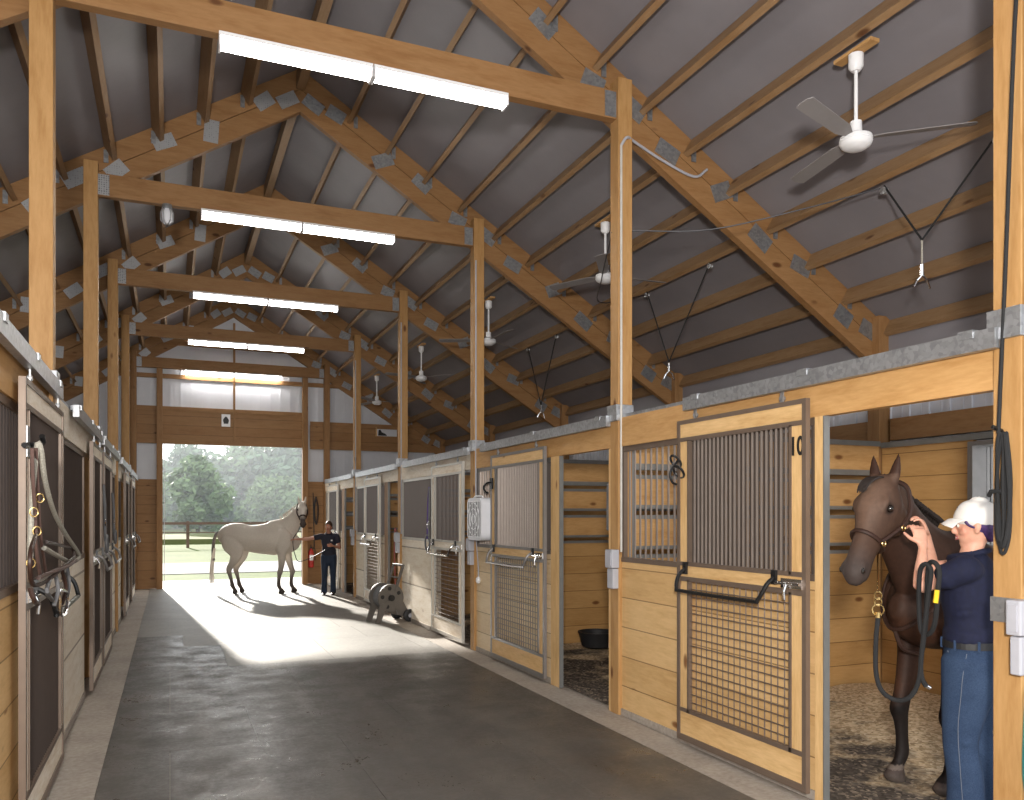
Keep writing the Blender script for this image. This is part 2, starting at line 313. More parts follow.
def fused(mb, name, mat, parent, voxel, smooth_it=4, colour=None):
    """union of overlapping lofts as ONE continuous surface"""
    o = mb.build(name, mat, parent); md = o.modifiers.new('fuse', 'REMESH'); md.mode = 'VOXEL'; md.voxel_size = voxel
    sm = o.modifiers.new('soft', 'SMOOTH'); sm.iterations = smooth_it; sm.factor = .5
    dg = bpy.context.evaluated_depsgraph_get(); dg.update()
    me = bpy.data.meshes.new_from_object(o.evaluated_get(dg)); o.modifiers.clear(); old = o.data; o.data = me; bpy.data.meshes.remove(old)
    me.name = name; me.polygons.foreach_set('use_smooth', [True]*len(me.polygons))
    if not len(me.materials): me.materials.append(mat)
    if colour:
        at = me.color_attributes.new('Col', 'FLOAT_COLOR', 'POINT'); buf = []
        for v in me.vertices: buf += list(colour(v.co))
        at.data.foreach_set('color', buf)
    return o
def tag(o, label, cat, group=None):
    o['label'] = label; o['category'] = cat
    if group: o['group'] = group
    return o
def thing(name, label, cat, loc=(0, 0, 0), rz=0, group=None):
    o = bpy.data.objects.new(name, None); C.objects.link(o); o.location = loc; o.rotation_euler = (0, 0, rz); o.empty_display_size = .1
    return tag(o, label, cat, group)
def struct(o): o['kind'] = 'structure'; return o
def stuff(o, label, cat): tag(o, label, cat); o['kind'] = 'stuff'; return o
class Part:
    """collects world-space boxes for one part, built in its thing's local space"""
    def __init__(s, root): s.root = root
    def __call__(s, mb, name, mat, **kw):
        l = s.root.location; o = mb.build(name, mat, s.root, **kw)
        for v in o.data.vertices: v.co -= l
        return o

# ================================================================== THE SETTING
RX, RZ, SL = 1.437, 7.08, .62                        # ridge and roof slope
XR, XL = 6.85, 2*RX-6.85                             # side walls
YB, YE = -1.0, 20.95                                 # barn ends
roofz = lambda x: RZ-SL*abs(x-RX)
TY = [2.6, 6.23, 9.87, 13.52, 17.2, 20.83]           # trusses and post lines
PXR, PXL = 3.66, 2*RX-3.66
struct(MB().box(XL, XR, YB, YE+.1, -.2, -.012).build('floor', M['concrete']))
struct(MB().box(3.30, 3.60, YB, YE, -.02, .004).build('trim_1', M['concrete'])); struct(MB().box(-.43, -.73, YB, YE, -.02, .004).build('trim_2', M['concrete']))
rm = MB()
for sgn in (1, -1):
    xe = RX+sgn*(XR+.45-RX); ze = roofz(xe)
    rm.prism([(RX, YB-.4, RZ), (xe, YB-.4, ze), (xe, YB-.4, ze+.06), (RX, YB-.4, RZ+.06)], (0, YE+.6-YB, 0))
struct(rm.build('ceiling', M['roof']))
def siding(mb, axis, at, u0, u1, z0, z1, pitch=.23, depth=.02, sg=-1):
    """metal sheet with standing ribs; z1 may be a function of u"""
    zt = z1 if callable(z1) else (lambda u: z1)
    def B(a, b, d0, d1):
        P = lambda u, d, z: (u, at+d, z) if axis == 'x' else (at+d, u, z)
        q = [P(a, d0, z0), P(b, d0, z0), P(b, d0, zt(b)), P(a, d0, zt(a))]
        dd = (0, d1-d0, 0) if axis == 'x' else (d1-d0, 0, 0); mb.prism(q, dd)
    cuts = [u0, u1]+([RX] if callable(z1) and u0 < RX < u1 else []); cuts.sort()
    for a, b in zip(cuts, cuts[1:]): B(a, b, 0, .012)
    u = math.ceil(u0/pitch)*pitch
    while u < u1-.05:
        B(u, u+.035, sg*depth, 0); B(u+.1, u+.112, sg*.006, 0); u += pitch
m = MB(); siding(m, 'y', XR, YB, 3.95, 0, roofz(XR)); siding(m, 'y', XR, 3.95, 5.12, 0, 1.2); siding(m, 'y', XR, 3.95, 5.12, 2.36, roofz(XR)); siding(m, 'y', XR, 5.12, YE, 0, roofz(XR)); struct(m.build('wall_right', M['siding']))
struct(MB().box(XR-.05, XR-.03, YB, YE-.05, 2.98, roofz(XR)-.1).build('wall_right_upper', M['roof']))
m = MB(); siding(m, 'y', XL, YB, YE, 0, roofz(XL), sg=1); struct(m.build('wall_left', M['siding']))
DX0, DX1, DZ = -.165, 3.06, 3.43                     # far doorway
m = MB(); siding(m, 'x', YE+.06, XL, DX0, 0, roofz); siding(m, 'x', YE+.06, DX1, XR, 0, roofz); siding(m, 'x', YE+.06, DX0, DX1, DZ, roofz)
struct(m.build('wall_far', M['siding']))
w1 = MB(); w1.box(6.62, 6.9, 3.9, 3.95, 1.15, 2.4); w1.box(6.62, 6.9, 5.12, 5.17, 1.15, 2.4); w1.box(6.62, 6.9, 3.95, 5.12, 1.15, 1.2); w1.box(6.62, 6.9, 3.95, 5.12, 2.36, 2.4)
wf = struct(w1.build('window_1', M['steel_grey'])); MB().box(6.80, 6.806, 3.95, 5.12, 1.2, 2.36).build('window_glass', M['glass'], wf)
# timber on the far wall
gw = thing('gable_header_planks', 'wide brown timber band of planks above the far doorway', 'planks', (RX, YE, DZ)); P = Part(gw)
P(MB().box(-.72, DX1+.0, YE-.03, YE+.04, DZ, 4.3), 'plank_band', M['tgend']); P(MB().box(-.72, DX1, YE-.06, YE-.03, DZ, DZ+.09), 'lower_edge_board', M['old_x']); P(MB().box(-.72, DX1, YE-.06, YE-.03, 4.22, 4.31), 'upper_edge_board', M['old_x'])
gr = thing('gable_side_planks', 'brown timber band on the far wall to the right of the doorway', 'planks', (5, YE, 3.4)); P = Part(gr)
P(MB().prism([(DX1+.2, YE-.02, 3.47), (6.7, YE-.02, 3.47), (6.7, YE-.02, 3.6), (6.05, YE-.02, 4.0), (DX1+.2, YE-.02, 4.0)], (0, .05, 0)), 'plank_band', M['tgend']); P(MB().box(DX1+.2, XR-.2, YE-.06, YE-.02, 3.40, 3.50), 'lower_girt', M['old_x']); P(MB().box(DX1+.2, 5.8, YE-.06, YE-.02, 3.98, 4.1), 'upper_girt', M['old_x'])
for a, b, sd in ((-.72, DX0-.005, 'left'), (DX1+.005, 3.62, 'right')):
    g = thing('wainscot_planks', 'brown planked low wall on the far end %s of the doorway' % sd, 'planks', ((a+b)/2, YE, 0)); P = Part(g)
    P(MB().box(a, b, YE-.02, YE+.04, .3, 2.52), 'planking', M['tgend']); P(MB().box(a, b, YE-.03, YE+.04, .004, .3), 'kick_board', M['old_x']); P(MB().box(a, b, YE-.05, YE+.04, 2.52, 2.58), 'cap_board', M['old_x'])
def tall_post(x, y, sz, z0, z1, label, mat='old_z'):
    o = MB().box(x-sz/2, x+sz/2, y-sz/2, y+sz/2, z0, z1).build('timber_post', M[mat], None, (x, y, z0), bevel=.004); return tag(o, label, 'post')
tall_post(DX0-.06, YE-.13, .13, .0, 5.18, 'brown timber post forming the left jamb of the far doorway')
tall_post(DX1+.06, YE-.13, .13, .0, 5.18, 'brown timber post forming the right jamb of the far doorway')
tall_post(1.44, YE-.09, .05, DZ+.1, 6.4, 'thin dark upright stud above the middle of the far doorway')
for z, s_ in ((5.78, 'upper'), (4.98, 'lower')):
    tag(MB().box(-3.0 if z < 5.5 else -.6, 5.9 if z < 5.5 else 3.5, YE-.02, YE+.05, z, z+.1).build('wall_girt', M['old_x'], None, (RX, YE, z)), '%s brown horizontal girt on the white far gable' % s_, 'beam')
# rubber mats: staggered rows of heavy mats between the concrete strips
rows = [(.4, 2.8, 0), (2.8, 4.05, .62), (4.05, 6.5, 0), (6.5, 7.76, .63), (7.76, 9.9, 0), (9.9, 11.55, .62), (11.55, 12.7, .17), (12.7, 15.1, 0), (15.1, 16.3, .6), (16.3, 18.7, 0), (18.7, 20.93, .6)]
nrow = 0
for y0, y1, off in rows:
    xs = [-.43]+[x for x in [off+1.22*k for k in range(-1, 4)] if -.3 < x < 3.15]+[3.30]; vis = 0
    cells = [(a, b) for a, b in zip(xs, xs[1:]) if seen((a, y0, 0), (b, y0, 0), (b, y1, 0), (a, y1, 0))]
    if not cells: continue
    for i, (a, b) in enumerate(cells):
        o = MB().box(a+.0015, b-.0015, y0+.0015, y1-.0015, -.012, .002).build('rubber_mat', M['dusty'] if y0 > 12 or (y0 > 9.8 and a > .1) else M['mat'], None, ((a+b)/2, (y0+y1)/2, 0))  # far mats get the paler colour that stands in for sunlight
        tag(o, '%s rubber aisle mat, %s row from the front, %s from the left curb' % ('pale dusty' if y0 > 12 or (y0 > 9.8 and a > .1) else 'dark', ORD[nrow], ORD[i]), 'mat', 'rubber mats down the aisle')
    nrow += 1

# ================================================================== TIMBER FRAME
def side_word(s): return 'right' if s > 0 else 'left'
WHERE = ['nearest the camera', 'second from the camera', 'third from the camera', 'fourth from the camera', 'fifth from the camera', 'at the far wall']
for s, px in ((1, PXR), (-1, PXL)):
    for i, y in enumerate(TY):
        if s < 0 and i == 0: continue
        zt = 5.55
        nm = (i if s > 0 else i-1)
        lab = 'tall square pine post on the %s of the aisle, %s' % (side_word(s), (WHERE[nm] if i < 5 else 'at the far wall'))
        g = thing('pine_post', lab, 'post', (px, y, 0), 0, 'pine posts along the aisle'); P = Part(g)
        P(MB().box(px-.07, px+.07, y-.07, y+.07, .0, zt), 'shaft', M['pine_z'] if i < 5 else M['old_z'], bevel=.005)
        if i < 5:
            P(MB().box(px-.075-.02*(s > 0), px+.075+.02*(s < 0), y-.085, y+.085, 2.56, 2.70), 'steel_sleeve', M['galv'], bevel=.003)
        if s > 0 and i == 1: P(MB().box(3.60, 3.70, y+.0705, y+.115, .0, 2.33), 'jamb_board', M['pale_z'])
        if s > 0 and i == 0:
            P(MB().box(px-.078, px+.02, y-.082, y+.078, 1.24, 1.355), 'lower_steel_sleeve', M['galv'])
for s in (1, -1):
    for i, y in enumerate(TY):
        x = XR-.105 if s > 0 else XL+.105
        if not seen((x, y, .2), (x, y, 3.7)): continue
        tall_post(x, y+.05, .15, 0, roofz(x)-.01, 'timber wall post under the %s eave, %s of its row' % (side_word(s), ORD[i]), 'old_z')
for i, y in enumerate(TY):
    lab = ['roof truss over the near foreground', 'roof truss nearest the camera in view, carrying the largest strip light', 'second roof truss in view, with plates near its peak', 'third roof truss in view', 'fourth roof truss in view', 'roof truss against the far gable'][i]
    g = thing('roof_truss', lab+', brown timber', 'roof truss', (RX, y, 5)); P = Part(g); ty = y+.07
    for s in (1, -1):
        xe = RX+s*(XR-.02-RX)
        for nm, d0, d1 in (('top_chord', .004, .252), ('bottom_chord', .262, .52)):
            x0 = RX
            P(MB().prism([(x0, ty, roofz(x0)-d0), (xe, ty, roofz(xe)-d0), (xe, ty, roofz(xe)-d1), (x0, ty, roofz(x0)-d1)], (0, .08, 0)), nm, M['old_x'])
        sl = math.atan(SL)*-s
        k = 0; L = (XR-RX)
        for q in [.15, .42, 1.0, 1.5, 1.98, 2.38, 2.75, 3.35, 3.8, 4.3, 4.85, 5.2]:
            if q > L-.1: break
            x = RX+s*q; z = roofz(x)-.26+(.04 if k % 2 else -.06); an = sl+(.0, .12, .95, -.1, .2)[k % 5]
            hx, hz = ((.12, .075), (.11, .08), (.13, .08))[k % 3]
            ca, sa = math.cos(an), math.sin(an)
            pts = [(x+ca*a-sa*b, ty-.006, z+sa*a+ca*b) for a, b in ((-hx, -hz), (hx, -hz), (hx, hz), (-hx, hz))]
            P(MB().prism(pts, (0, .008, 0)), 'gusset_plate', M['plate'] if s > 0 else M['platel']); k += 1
    P(MB().box(PXL+.07, PXR-.07, y-.045, y+.045, 5.19, 5.435), 'tie_beam', M['old_x'], bevel=.004)
    for s in (1, -1):
        px = PXR-.13 if s > 0 else PXL+.13
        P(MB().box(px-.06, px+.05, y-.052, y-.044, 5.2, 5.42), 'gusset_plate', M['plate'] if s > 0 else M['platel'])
# purlins between the trusses
npl = 0
for s in (1, -1):
    for b in range(5):
        y0, y1 = TY[b]+.152, TY[b+1]+.068
        for k in range(12):
            q = 5.40-k*.474; x = RX+s*q; z = roofz(x)-.004
            if q < .3: continue
            zb = z-.185
            if not seen((x, y0, zb), (x, y1, zb)): continue
            m_ = MB(); nx = SL*s/math.hypot(1, SL); nz = 1/math.hypot(1, SL); tx, tz = nz, -nx
            p = [(x+tx*c+nx*d, y0, z+tz*c+nz*d) for c, d in ((-.026, -.17), (.026, -.17), (.026, 0), (-.026, 0))]
            m_.prism([V(q_)-V((x, 0, z)) - V((0, y0, 0)) for q_ in p], (0, y1-y0, 0))
            g = m_.build('roof_purlin', M['weathered_y'], None); g.location = (x, y0, z)
            tag(g, 'brown purlin, %s roof slope, %s up from the eave, %s bay from the front' % (side_word(s), ORD[k], ORD[b]), 'purlin', 'roof purlins'); npl += 1
            hg = MB().box(-.024, .024, y1-y0-.012, y1-y0-.001, -.19, -.05).build('joist_hanger', M['plate'], g)
for s in (1,):
    tag(MB().box(RX-.05, RX+.05, YB, YE, RZ-.26, RZ-.06).build('ridge_beam', M['weathered_y'], None, (RX, 10, RZ)), 'dark ridge board running along the peak of the roof', 'beam')
# strip lights under the tie beams
for i, y in enumerate(TY):
    if i == 0: lab = 'white strip light over the near foreground'  # unseen fixture, added to light the foreground
    else: lab = '%s strip light from the front, glowing white under its tie beam' % ORD[i-1]
    g = thing('strip_light', lab, 'ceiling light', (RX, y-.03, 5.19), 0, 'strip lights under the tie beams'); P = Part(g)
    for a in (0, 1):
        x0 = RX-1.115+a*1.12; x1 = x0+1.11
        P(MB().box(x0, x1, y-.085, y+.035, 5.16, 5.19), 'housing', M['white'])
        P(MB().prism([(x0+.015, y-.085, 5.159), (x0+.015, y-.06, 5.095), (x0+.015, y+.01, 5.095), (x0+.015, y+.035, 5.159)], (x1-x0-.03, 0, 0)), 'lit_tube_cover', M['tube'])
        for xa in (x0, x1-.014): P(MB().box(xa, xa+.014, y-.088, y+.038, 5.09, 5.16), 'end_cap', M['white'])

# ================================================================== STALLS
def SX(s, d): return 3.58+d if s > 0 else -.71-d       # d = depth behind the face of the hung doors
def sb(mb, s, d0, d1, y0, y1, z0, z1): return mb.box(SX(s, d0), SX(s, d1), y0, y1, z0, z1)
def grille(mb, s, d, y0, y1, z0, z1, pitch, r=.009):
    n = max(2, round((y1-y0)/pitch)); 
    for k in range(1, n): y = y0+(y1-y0)*k/n; mb.tube([(SX(s, d), y, z0), (SX(s, d), y, z1)], r, 6)
    return mb
def mats(s, b):
    if s > 0: return (M['steel'] if b < 1 else M['steel_grey'] if b < 2 else M['steel_white'], M['bar'] if b < 2 else M['barl'])  # right frames turn paler down the aisle, brighter light put into their colour
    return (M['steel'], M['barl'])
def stall_door(s, b, y0, y1, label, num=None, lower='mesh', hook=True):
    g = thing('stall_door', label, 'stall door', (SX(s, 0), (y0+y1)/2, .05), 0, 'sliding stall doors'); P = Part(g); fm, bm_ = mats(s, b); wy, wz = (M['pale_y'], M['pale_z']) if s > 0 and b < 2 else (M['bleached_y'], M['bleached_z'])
    F = lambda *a: sb(MB(), s, *a)
    e = .035; A, B = -.03, .003
    fr = MB()
    for q in (y0, y1-e): sb(fr, s, A, B, q, q+e, .05, 2.45)
    for z, h in ((2.42, .03), (2.29, .03), (1.36, .03), (1.245, .035), (.265, .03), (.05, .045)): sb(fr, s, A, B, y0+e, y1-e, z, z+h)
    for q in (y0+.13, y1-.13-.02): sb(fr, s, A, B, q, q+.02, .265, 1.26); sb(fr, s, A, B, q, q+.02, 1.37, 2.3)
    P(fr, 'steel_frame', fm)
    P(F(-.022, .006, y0+e, y1-e, 2.32, 2.42), 'top_board', wy); P(F(-.022, .006, y0+e, y1-e, 1.28, 1.36), 'middle_board', wy); P(F(-.022, .006, y0+e, y1-e, .095, .265), 'bottom_board', wy)
    for z0, z1 in ((.295, 1.245), (1.39, 2.29)):
        for q in (y0+e, y1-.13): P(F(-.022, .006, q, q+.13-e, z0, z1), 'stile_board', wz)
    P(grille(MB(), s, -.008, y0+.15, y1-.15, 1.385, 2.3, .047 if b < 2 else .06), 'bar_grille', bm_)
    if lower == 'mesh':
        mm = MB(); n = round((y1-y0-.3)/.062)
        for k in range(1, n): y = y0+.15+(y1-y0-.3)*k/n; mm.tube([(SX(s, -.006), y, .29), (SX(s, -.006), y, 1.25)], .0042, 5)
        for k in range(1, 16): z = .29+.96*k/16; mm.tube([(SX(s, -.013), y0+.15, z), (SX(s, -.013), y1-.15, z)], .0042, 5)
        P(mm, 'wire_mesh', fm if b < 2 and s > 0 else M['steel'])
    else:
        P(grille(MB(), s, -.008, y0+.15, y1-.15, .29, 1.25, .05), 'lower_bar_grille', bm_)
    # trolleys
    for q in (y0+.22, y1-.22):
        P(MB().bar((SX(s, -.02), q, 2.44), (SX(s, -.02), q, 2.518), .03, .008, (1, 0, 0)).cyl((SX(s, -.03), q, 2.475), (SX(s, -.005), q, 2.475), .016), 'trolley_hanger', M['galv'])
    # latch and bent blanket bar
    lz = 1.315; ly = y0+.05
    P(MB().box(SX(s, -.04), SX(s, -.03), ly-.02, ly+.16, lz-.03, lz+.03).cyl((SX(s, -.05), ly-.02, lz), (SX(s, -.05), ly+.2, lz), .011).tube([(SX(s, -.05), ly+.1, lz), (SX(s, -.07), ly+.1, lz-.05), (SX(s, -.065), ly+.1, lz-.1)], .01, 8), 'latch', M['chrome'])
    if hook:
        ya, yb = y0+.27, y1-.12
        br = P(MB().tube([(SX(s, -.035), ya, 1.345), (SX(s, -.10), ya, 1.30), (SX(s, -.13), ya+.05, 1.20), (SX(s, -.13), ya+.14, 1.185), (SX(s, -.13), yb-.1, 1.185), (SX(s, -.13), yb-.02, 1.20), (SX(s, -.10), yb, 1.29), (SX(s, -.035), yb, 1.345)], .014, 8, smooth=4), 'blanket_bar', M['iron'] if b < 1 else M['chrome'] if b > 1 and s > 0 else M['steel_grey'], smooth=True)
        for y in (ya, yb): P(MB().box(SX(s, -.05), SX(s, -.03), y-.02, y+.02, 1.30, 1.39), 'bar_bracket', M['iron'])
    if num:
        cu = bpy.data.curves.new('n', 'FONT'); cu.body = num; cu.size = .15; cu.extrude = .002; cu.offset = .003; cu.align_x = 'CENTER'; cu.space_character = 1.05
        to = bpy.data.objects.new('n', cu); C.objects.link(to); dg = bpy.context.evaluated_depsgraph_get(); dg.update()
        me = bpy.data.meshes.new_from_object(to.evaluated_get(dg)); bpy.data.objects.remove(to); me.materials.clear(); me.materials.append(M['ink'])
        no = bpy.data.objects.new('number', me); C.objects.link(no); no.parent = g
        no.matrix_local = Matrix.Translation((-.026, (y0+.083)-(y0+y1)/2, 2.06)) @ Matrix(((0, 0, -1, 0), (-1, 0, 0, 0), (0, 1, 0, 0), (0, 0, 0, 1))) @ Matrix.Diagonal((.8, 1.08, 1, 1))
        no['label'] = 'black number 10 on the right stile of the door'
    return g
def stall_front(s, b, y0, y1, label, ply=False):
    g = thing('stall_front', label, 'stall front', (SX(s, .07), (y0+y1)/2, 0), 0, 'fixed stall fronts'); P = Part(g); fm, bm_ = mats(s, b)
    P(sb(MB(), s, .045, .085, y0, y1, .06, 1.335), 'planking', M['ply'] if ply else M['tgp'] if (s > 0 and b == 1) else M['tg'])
    P(sb(MB(), s, .035, .10, y0, y1, .0, .06), 'sill', M['concrete'])
    fr = MB(); sb(fr, s, .038, .092, y0, y1, 1.335, 1.375); sb(fr, s, .045, .085, y0, y1, 2.29, 2.335); sb(fr, s, .045, .085, y0, y0+.03, 1.375, 2.29); sb(fr, s, .045, .085, y1-.03, y1, 1.375, 2.29)
    P(fr, 'steel_frame', fm); ym = 5.22 if s > 0 and b == 0 else 9.12 if s > 0 and b == 1 else y0+.02
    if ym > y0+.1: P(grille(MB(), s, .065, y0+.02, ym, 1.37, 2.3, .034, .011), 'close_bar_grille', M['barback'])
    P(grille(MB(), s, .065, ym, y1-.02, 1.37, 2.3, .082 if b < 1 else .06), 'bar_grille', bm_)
    return g
def jamb(s, y0, y1, label):
    b = 0 if y0 < 9 else 3
    g = thing('jamb_post', label, 'post', (SX(s, .08), (y0+y1)/2, 0)); P = Part(g)
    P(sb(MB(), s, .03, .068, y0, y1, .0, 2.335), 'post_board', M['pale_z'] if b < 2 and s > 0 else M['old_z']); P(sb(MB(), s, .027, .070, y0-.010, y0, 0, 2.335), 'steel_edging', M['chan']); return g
def header(s, b, y0, y1, tr, lab):
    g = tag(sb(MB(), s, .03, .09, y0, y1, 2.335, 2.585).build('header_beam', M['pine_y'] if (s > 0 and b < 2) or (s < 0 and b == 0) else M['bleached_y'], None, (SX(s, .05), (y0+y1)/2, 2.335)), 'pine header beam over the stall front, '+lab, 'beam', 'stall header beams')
    if tr:
        t_ = thing('door_track', 'galvanised door track on the header, '+lab, 'door track', (SX(s, -.02), (tr[0]+tr[1])/2, 2.5), 0, 'stall door tracks'); P = Part(t_)
        P(sb(MB(), s, -.045, .0, tr[0], tr[1], 2.52, 2.615), 'rail', M['galv']); n = 3
        for k in range(n): y = tr[0]+.15+(tr[1]-tr[0]-.3)*k/(n-1); P(sb(MB(), s, -.052, .03, y-.04, y+.04, 2.585, 2.625), 'bracket', M['galv'])
    tag(sb(MB(), s, .035, .1, y0, y1, 2.586, 2.612).build('header_cap', M['galv'], None, (SX(s, .05), (y0+y1)/2, 2.586)), 'thin steel cap strip along the header, '+lab, 'strip')
def partition(s, y, label):
    g = thing('stall_partition', label, 'partition', (SX(s, 1.6), y, 0), 0, 'planked partitions between stalls'); P = Part(g); a, b = SX(s, .15), SX(s, 3.1)
    P(MB().box(a, b, y-.03, y+.03, .0, 1.357), 'lower_planking', M['tglx'])
    for z0, z1 in ((1.467, 1.705), (1.83, 2.06), (2.195, 2.44)): P(MB().box(a, b, y-.02, y+.02, z0, z1), 'upper_board', M['pine_x'])
    for z0, z1 in ((1.357, 1.39), (1.435, 1.467), (1.705, 1.74), (1.795, 1.83), (2.06, 2.095), (2.14, 2.195), (2.44, 2.49)): P(MB().box(a, b, y-.034, y+.034, z0, z1), 'steel_channel', M['chan'])
    P(MB().box(SX(s, .16), SX(s, .2), y-.036, y+.036, 0, 2.49), 'end_channel', M['chan'])
    return g
NTH = ['nearest stall', 'second stall', 'third stall', 'fourth stall', 'fifth stall']
BAY = [(TY[i]+.07, TY[i+1]-.07) for i in range(5)]
for s in (1, -1):
    sw = side_word(s)
    for b, (y0, y1) in enumerate(BAY):
        if s > 0: 
            tr = (y0-.05, 5.12) if b == 0 else (y0-.02, y1-.35)
        else: tr = ((4.0, y1+.1) if b == 0 else (y0+1.0, y1) if b == 1 else (y0+.1, y1-.4))
        header(s, b, y0, y1, tr, '%s on the %s of the aisle' % (NTH[b], sw))
    for i in range(1, 6): partition(s, TY[i]+(0 if i < 5 else -.04), 'planked stall partition with steel channels, %s from the front on the %s' % (ORD[i-1], sw))
# right side
D = stall_door
D(1, 0, 3.855, 5.215, 'large near stall door with brown steel frame, bars above mesh, numbered 10', '10')
jamb(1, 3.775, 3.845, 'pine jamb post beside the near opening with the brown horse'); stall_front(1, 0, 3.845, BAY[0][1], 'fixed stall front of honey planks and bars beside the number 10 door')
D(1, 1, 7.60, 9.12, 'stall door with bars and mesh standing beside the open second stall on the right')
jamb(1, 7.36, 7.56, 'wide pine jamb post left of the open second stall'); stall_front(1, 1, 7.56, BAY[1][1], 'fixed stall front behind the white box fan')
D(1, 2, 10.14, 11.53, 'closed pale stall door with dark bars, violet halter hanging at its left'); stall_front(1, 2, 11.4, BAY[2][1], 'fixed stall front of pale planks behind the hose reel', True)
D(1, 3, 14.75, 16.05, 'slid open pale stall door in the fourth stall on the right'); jamb(1, 14.35, 14.6, 'pine jamb post of the fourth right stall beside its open gap'); stall_front(1, 3, 14.6, BAY[3][1], 'fixed pale stall front of the fourth right stall', True)
D(1, 4, 18.8, 20.1, 'farthest stall door on the right, beside the far handler'); jamb(1, 18.3, 18.6, 'pine jamb post of the farthest right stall'); stall_front(1, 4, 18.6, BAY[4][1], 'fixed stall front of the farthest right stall', True)
# left side
D(-1, 0, 4.80, 6.42, 'near left stall door with halters hanging on its bar', None, 'bars'); stall_front(-1, 0, BAY[0][0], 6.09, 'fixed stall front at the left edge of the picture'); 
jamb(-1, 6.10, BAY[0][1], 'dark jamb post behind the near left stall door')
D(-1, 1, 8.78, 9.95, 'second stall door on the left of the aisle', None, 'bars'); stall_front(-1, 1, BAY[1][0], 8.75, 'fixed stall front of pale plywood after the near left door', True)
D(-1, 2, 10.2, 11.6, 'third stall door on the left of the aisle', None, 'bars'); stall_front(-1, 2, 11.5, BAY[2][1], 'fixed pale stall front of the third left stall', True)
D(-1, 3, 15.0, 16.4, 'fourth stall door on the left of the aisle', None, 'bars'); stall_front(-1, 3, BAY[3][0], 15.0, 'fixed pale stall front of the fourth left stall', True)
D(-1, 4, 17.6, 19.0, 'farthest stall door on the left of the aisle', None, 'bars'); stall_front(-1, 4, 19.0, BAY[4][1], 'fixed pale stall front of the farthest left stall', True)
# lining of the side walls inside the stalls
for s in (1, -1):
    for b, (y0, y1) in enumerate(BAY):
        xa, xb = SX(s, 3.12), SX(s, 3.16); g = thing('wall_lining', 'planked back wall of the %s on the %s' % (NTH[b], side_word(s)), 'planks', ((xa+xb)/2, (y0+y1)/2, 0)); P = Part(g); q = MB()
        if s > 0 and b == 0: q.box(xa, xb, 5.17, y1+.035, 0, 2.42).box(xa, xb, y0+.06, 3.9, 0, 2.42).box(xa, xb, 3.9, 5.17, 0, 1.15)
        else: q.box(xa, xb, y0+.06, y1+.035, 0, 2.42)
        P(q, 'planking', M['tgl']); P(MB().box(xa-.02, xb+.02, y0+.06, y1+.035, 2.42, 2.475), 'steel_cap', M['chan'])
        xw = XR-.05 if s > 0 else XL+.05
        if b < 2: tag(MB().box(xw-.03, xw+.03, y0, y1, 2.5, 2.72).build('wall_girt', M['old_y'], None, (xw, y0, 2.5)), 'brown girt on the %s side wall, %s bay from the front' % (side_word(s), ORD[b]), 'beam')
# bedding
for s in (1, -1):
    for b, (y0, y1) in enumerate(BAY):
        if s < 0 and b > 1: continue
        n = 44; vs_, fs_ = [], []
        for i in range(n+1):
            for j in range(n+1):
                d = .12+2.98*i/n; y = y0-.03+(y1-y0+.02)*j/n; x = SX(s, d)
                z = .006+.09*max(0, min(1, (d-1.2)/1.6))*(.55+.45*noise.noise(V((x*1.1, y*1.1, 3))))+.015*abs(noise.noise(V((x*5, y*5, 1))))
                if i == 0: z = 0
                vs_.append((x, y, z))
        for i in range(n):
            for j in range(n): a = i*(n+1)+j; fs_.append((a, a+n+1, a+n+2, a+1))
        stuff(MB().poly(vs_, fs_).build('bedding', M['bedding'], smooth=True), 'wood shavings strewn on the floor of the %s on the %s' % (NTH[b], side_word(s)), 'bedding')

# ================================================================== FITTINGS
FANS = ['largest white ceiling fan, nearest the camera', 'second white ceiling fan from the camera', 'third white ceiling fan beside a post', 'fourth white ceiling fan from the camera', 'farthest small white ceiling fan']
for i, y in enumerate([4.36, 7.95, 11.55, 15.15, 18.8]):
    x = RX+5.40-.474*5; zt = roofz(x)-.19; g = thing('ceiling_fan', FANS[i]+', hung from a purlin of the right slope', 'ceiling fan', (x, y, zt-.7), 0, 'white ceiling fans'); P = Part(g)
    P(MB().box(x-.04, x+.04, y-.17, y+.17, zt-.012, zt+.012), 'mounting_board', M['pine_y'])
    P(MB().lathe([(.03, 0), (.052, -.01), (.05, -.10), (.03, -.125)], (x, y, zt-.012)), 'canopy', M['white'], smooth=True)
    P(MB().cyl((x, y, zt-.12), (x, y, zt-.56), .013), 'downrod', M['white'])
    P(MB().lathe([(.02, .13), (.04, .125), (.042, .05), (.07, .03), (.108, .015), (.112, -.005), (.106, -.012), (.112, -.02), (.10, -.045), (.085, -.055), (.06, -.07), (.02, -.075)], (x, y, zt-.62), n=28), 'motor_housing', M['white'], smooth=True)
    for k in range(3):
        a = math.radians(200+120*k+37*i); d = V((math.cos(a), math.sin(a), 0)); e = V((-d.y, d.x, 0)); c = V((x, y, zt-.615))
        ts = V((0, 0, .22)); u = (e+ts).normalized()
        P(MB().prism([c+d*.09-u*.02, c+d*.2-u*.055, c+d*.74-u*.06, c+d*.76-u*.03, c+d*.76+u*.03, c+d*.74+u*.06, c+d*.2+u*.055, c+d*.09+u*.02], V((0, 0, .005))), 'blade', M['blade'])
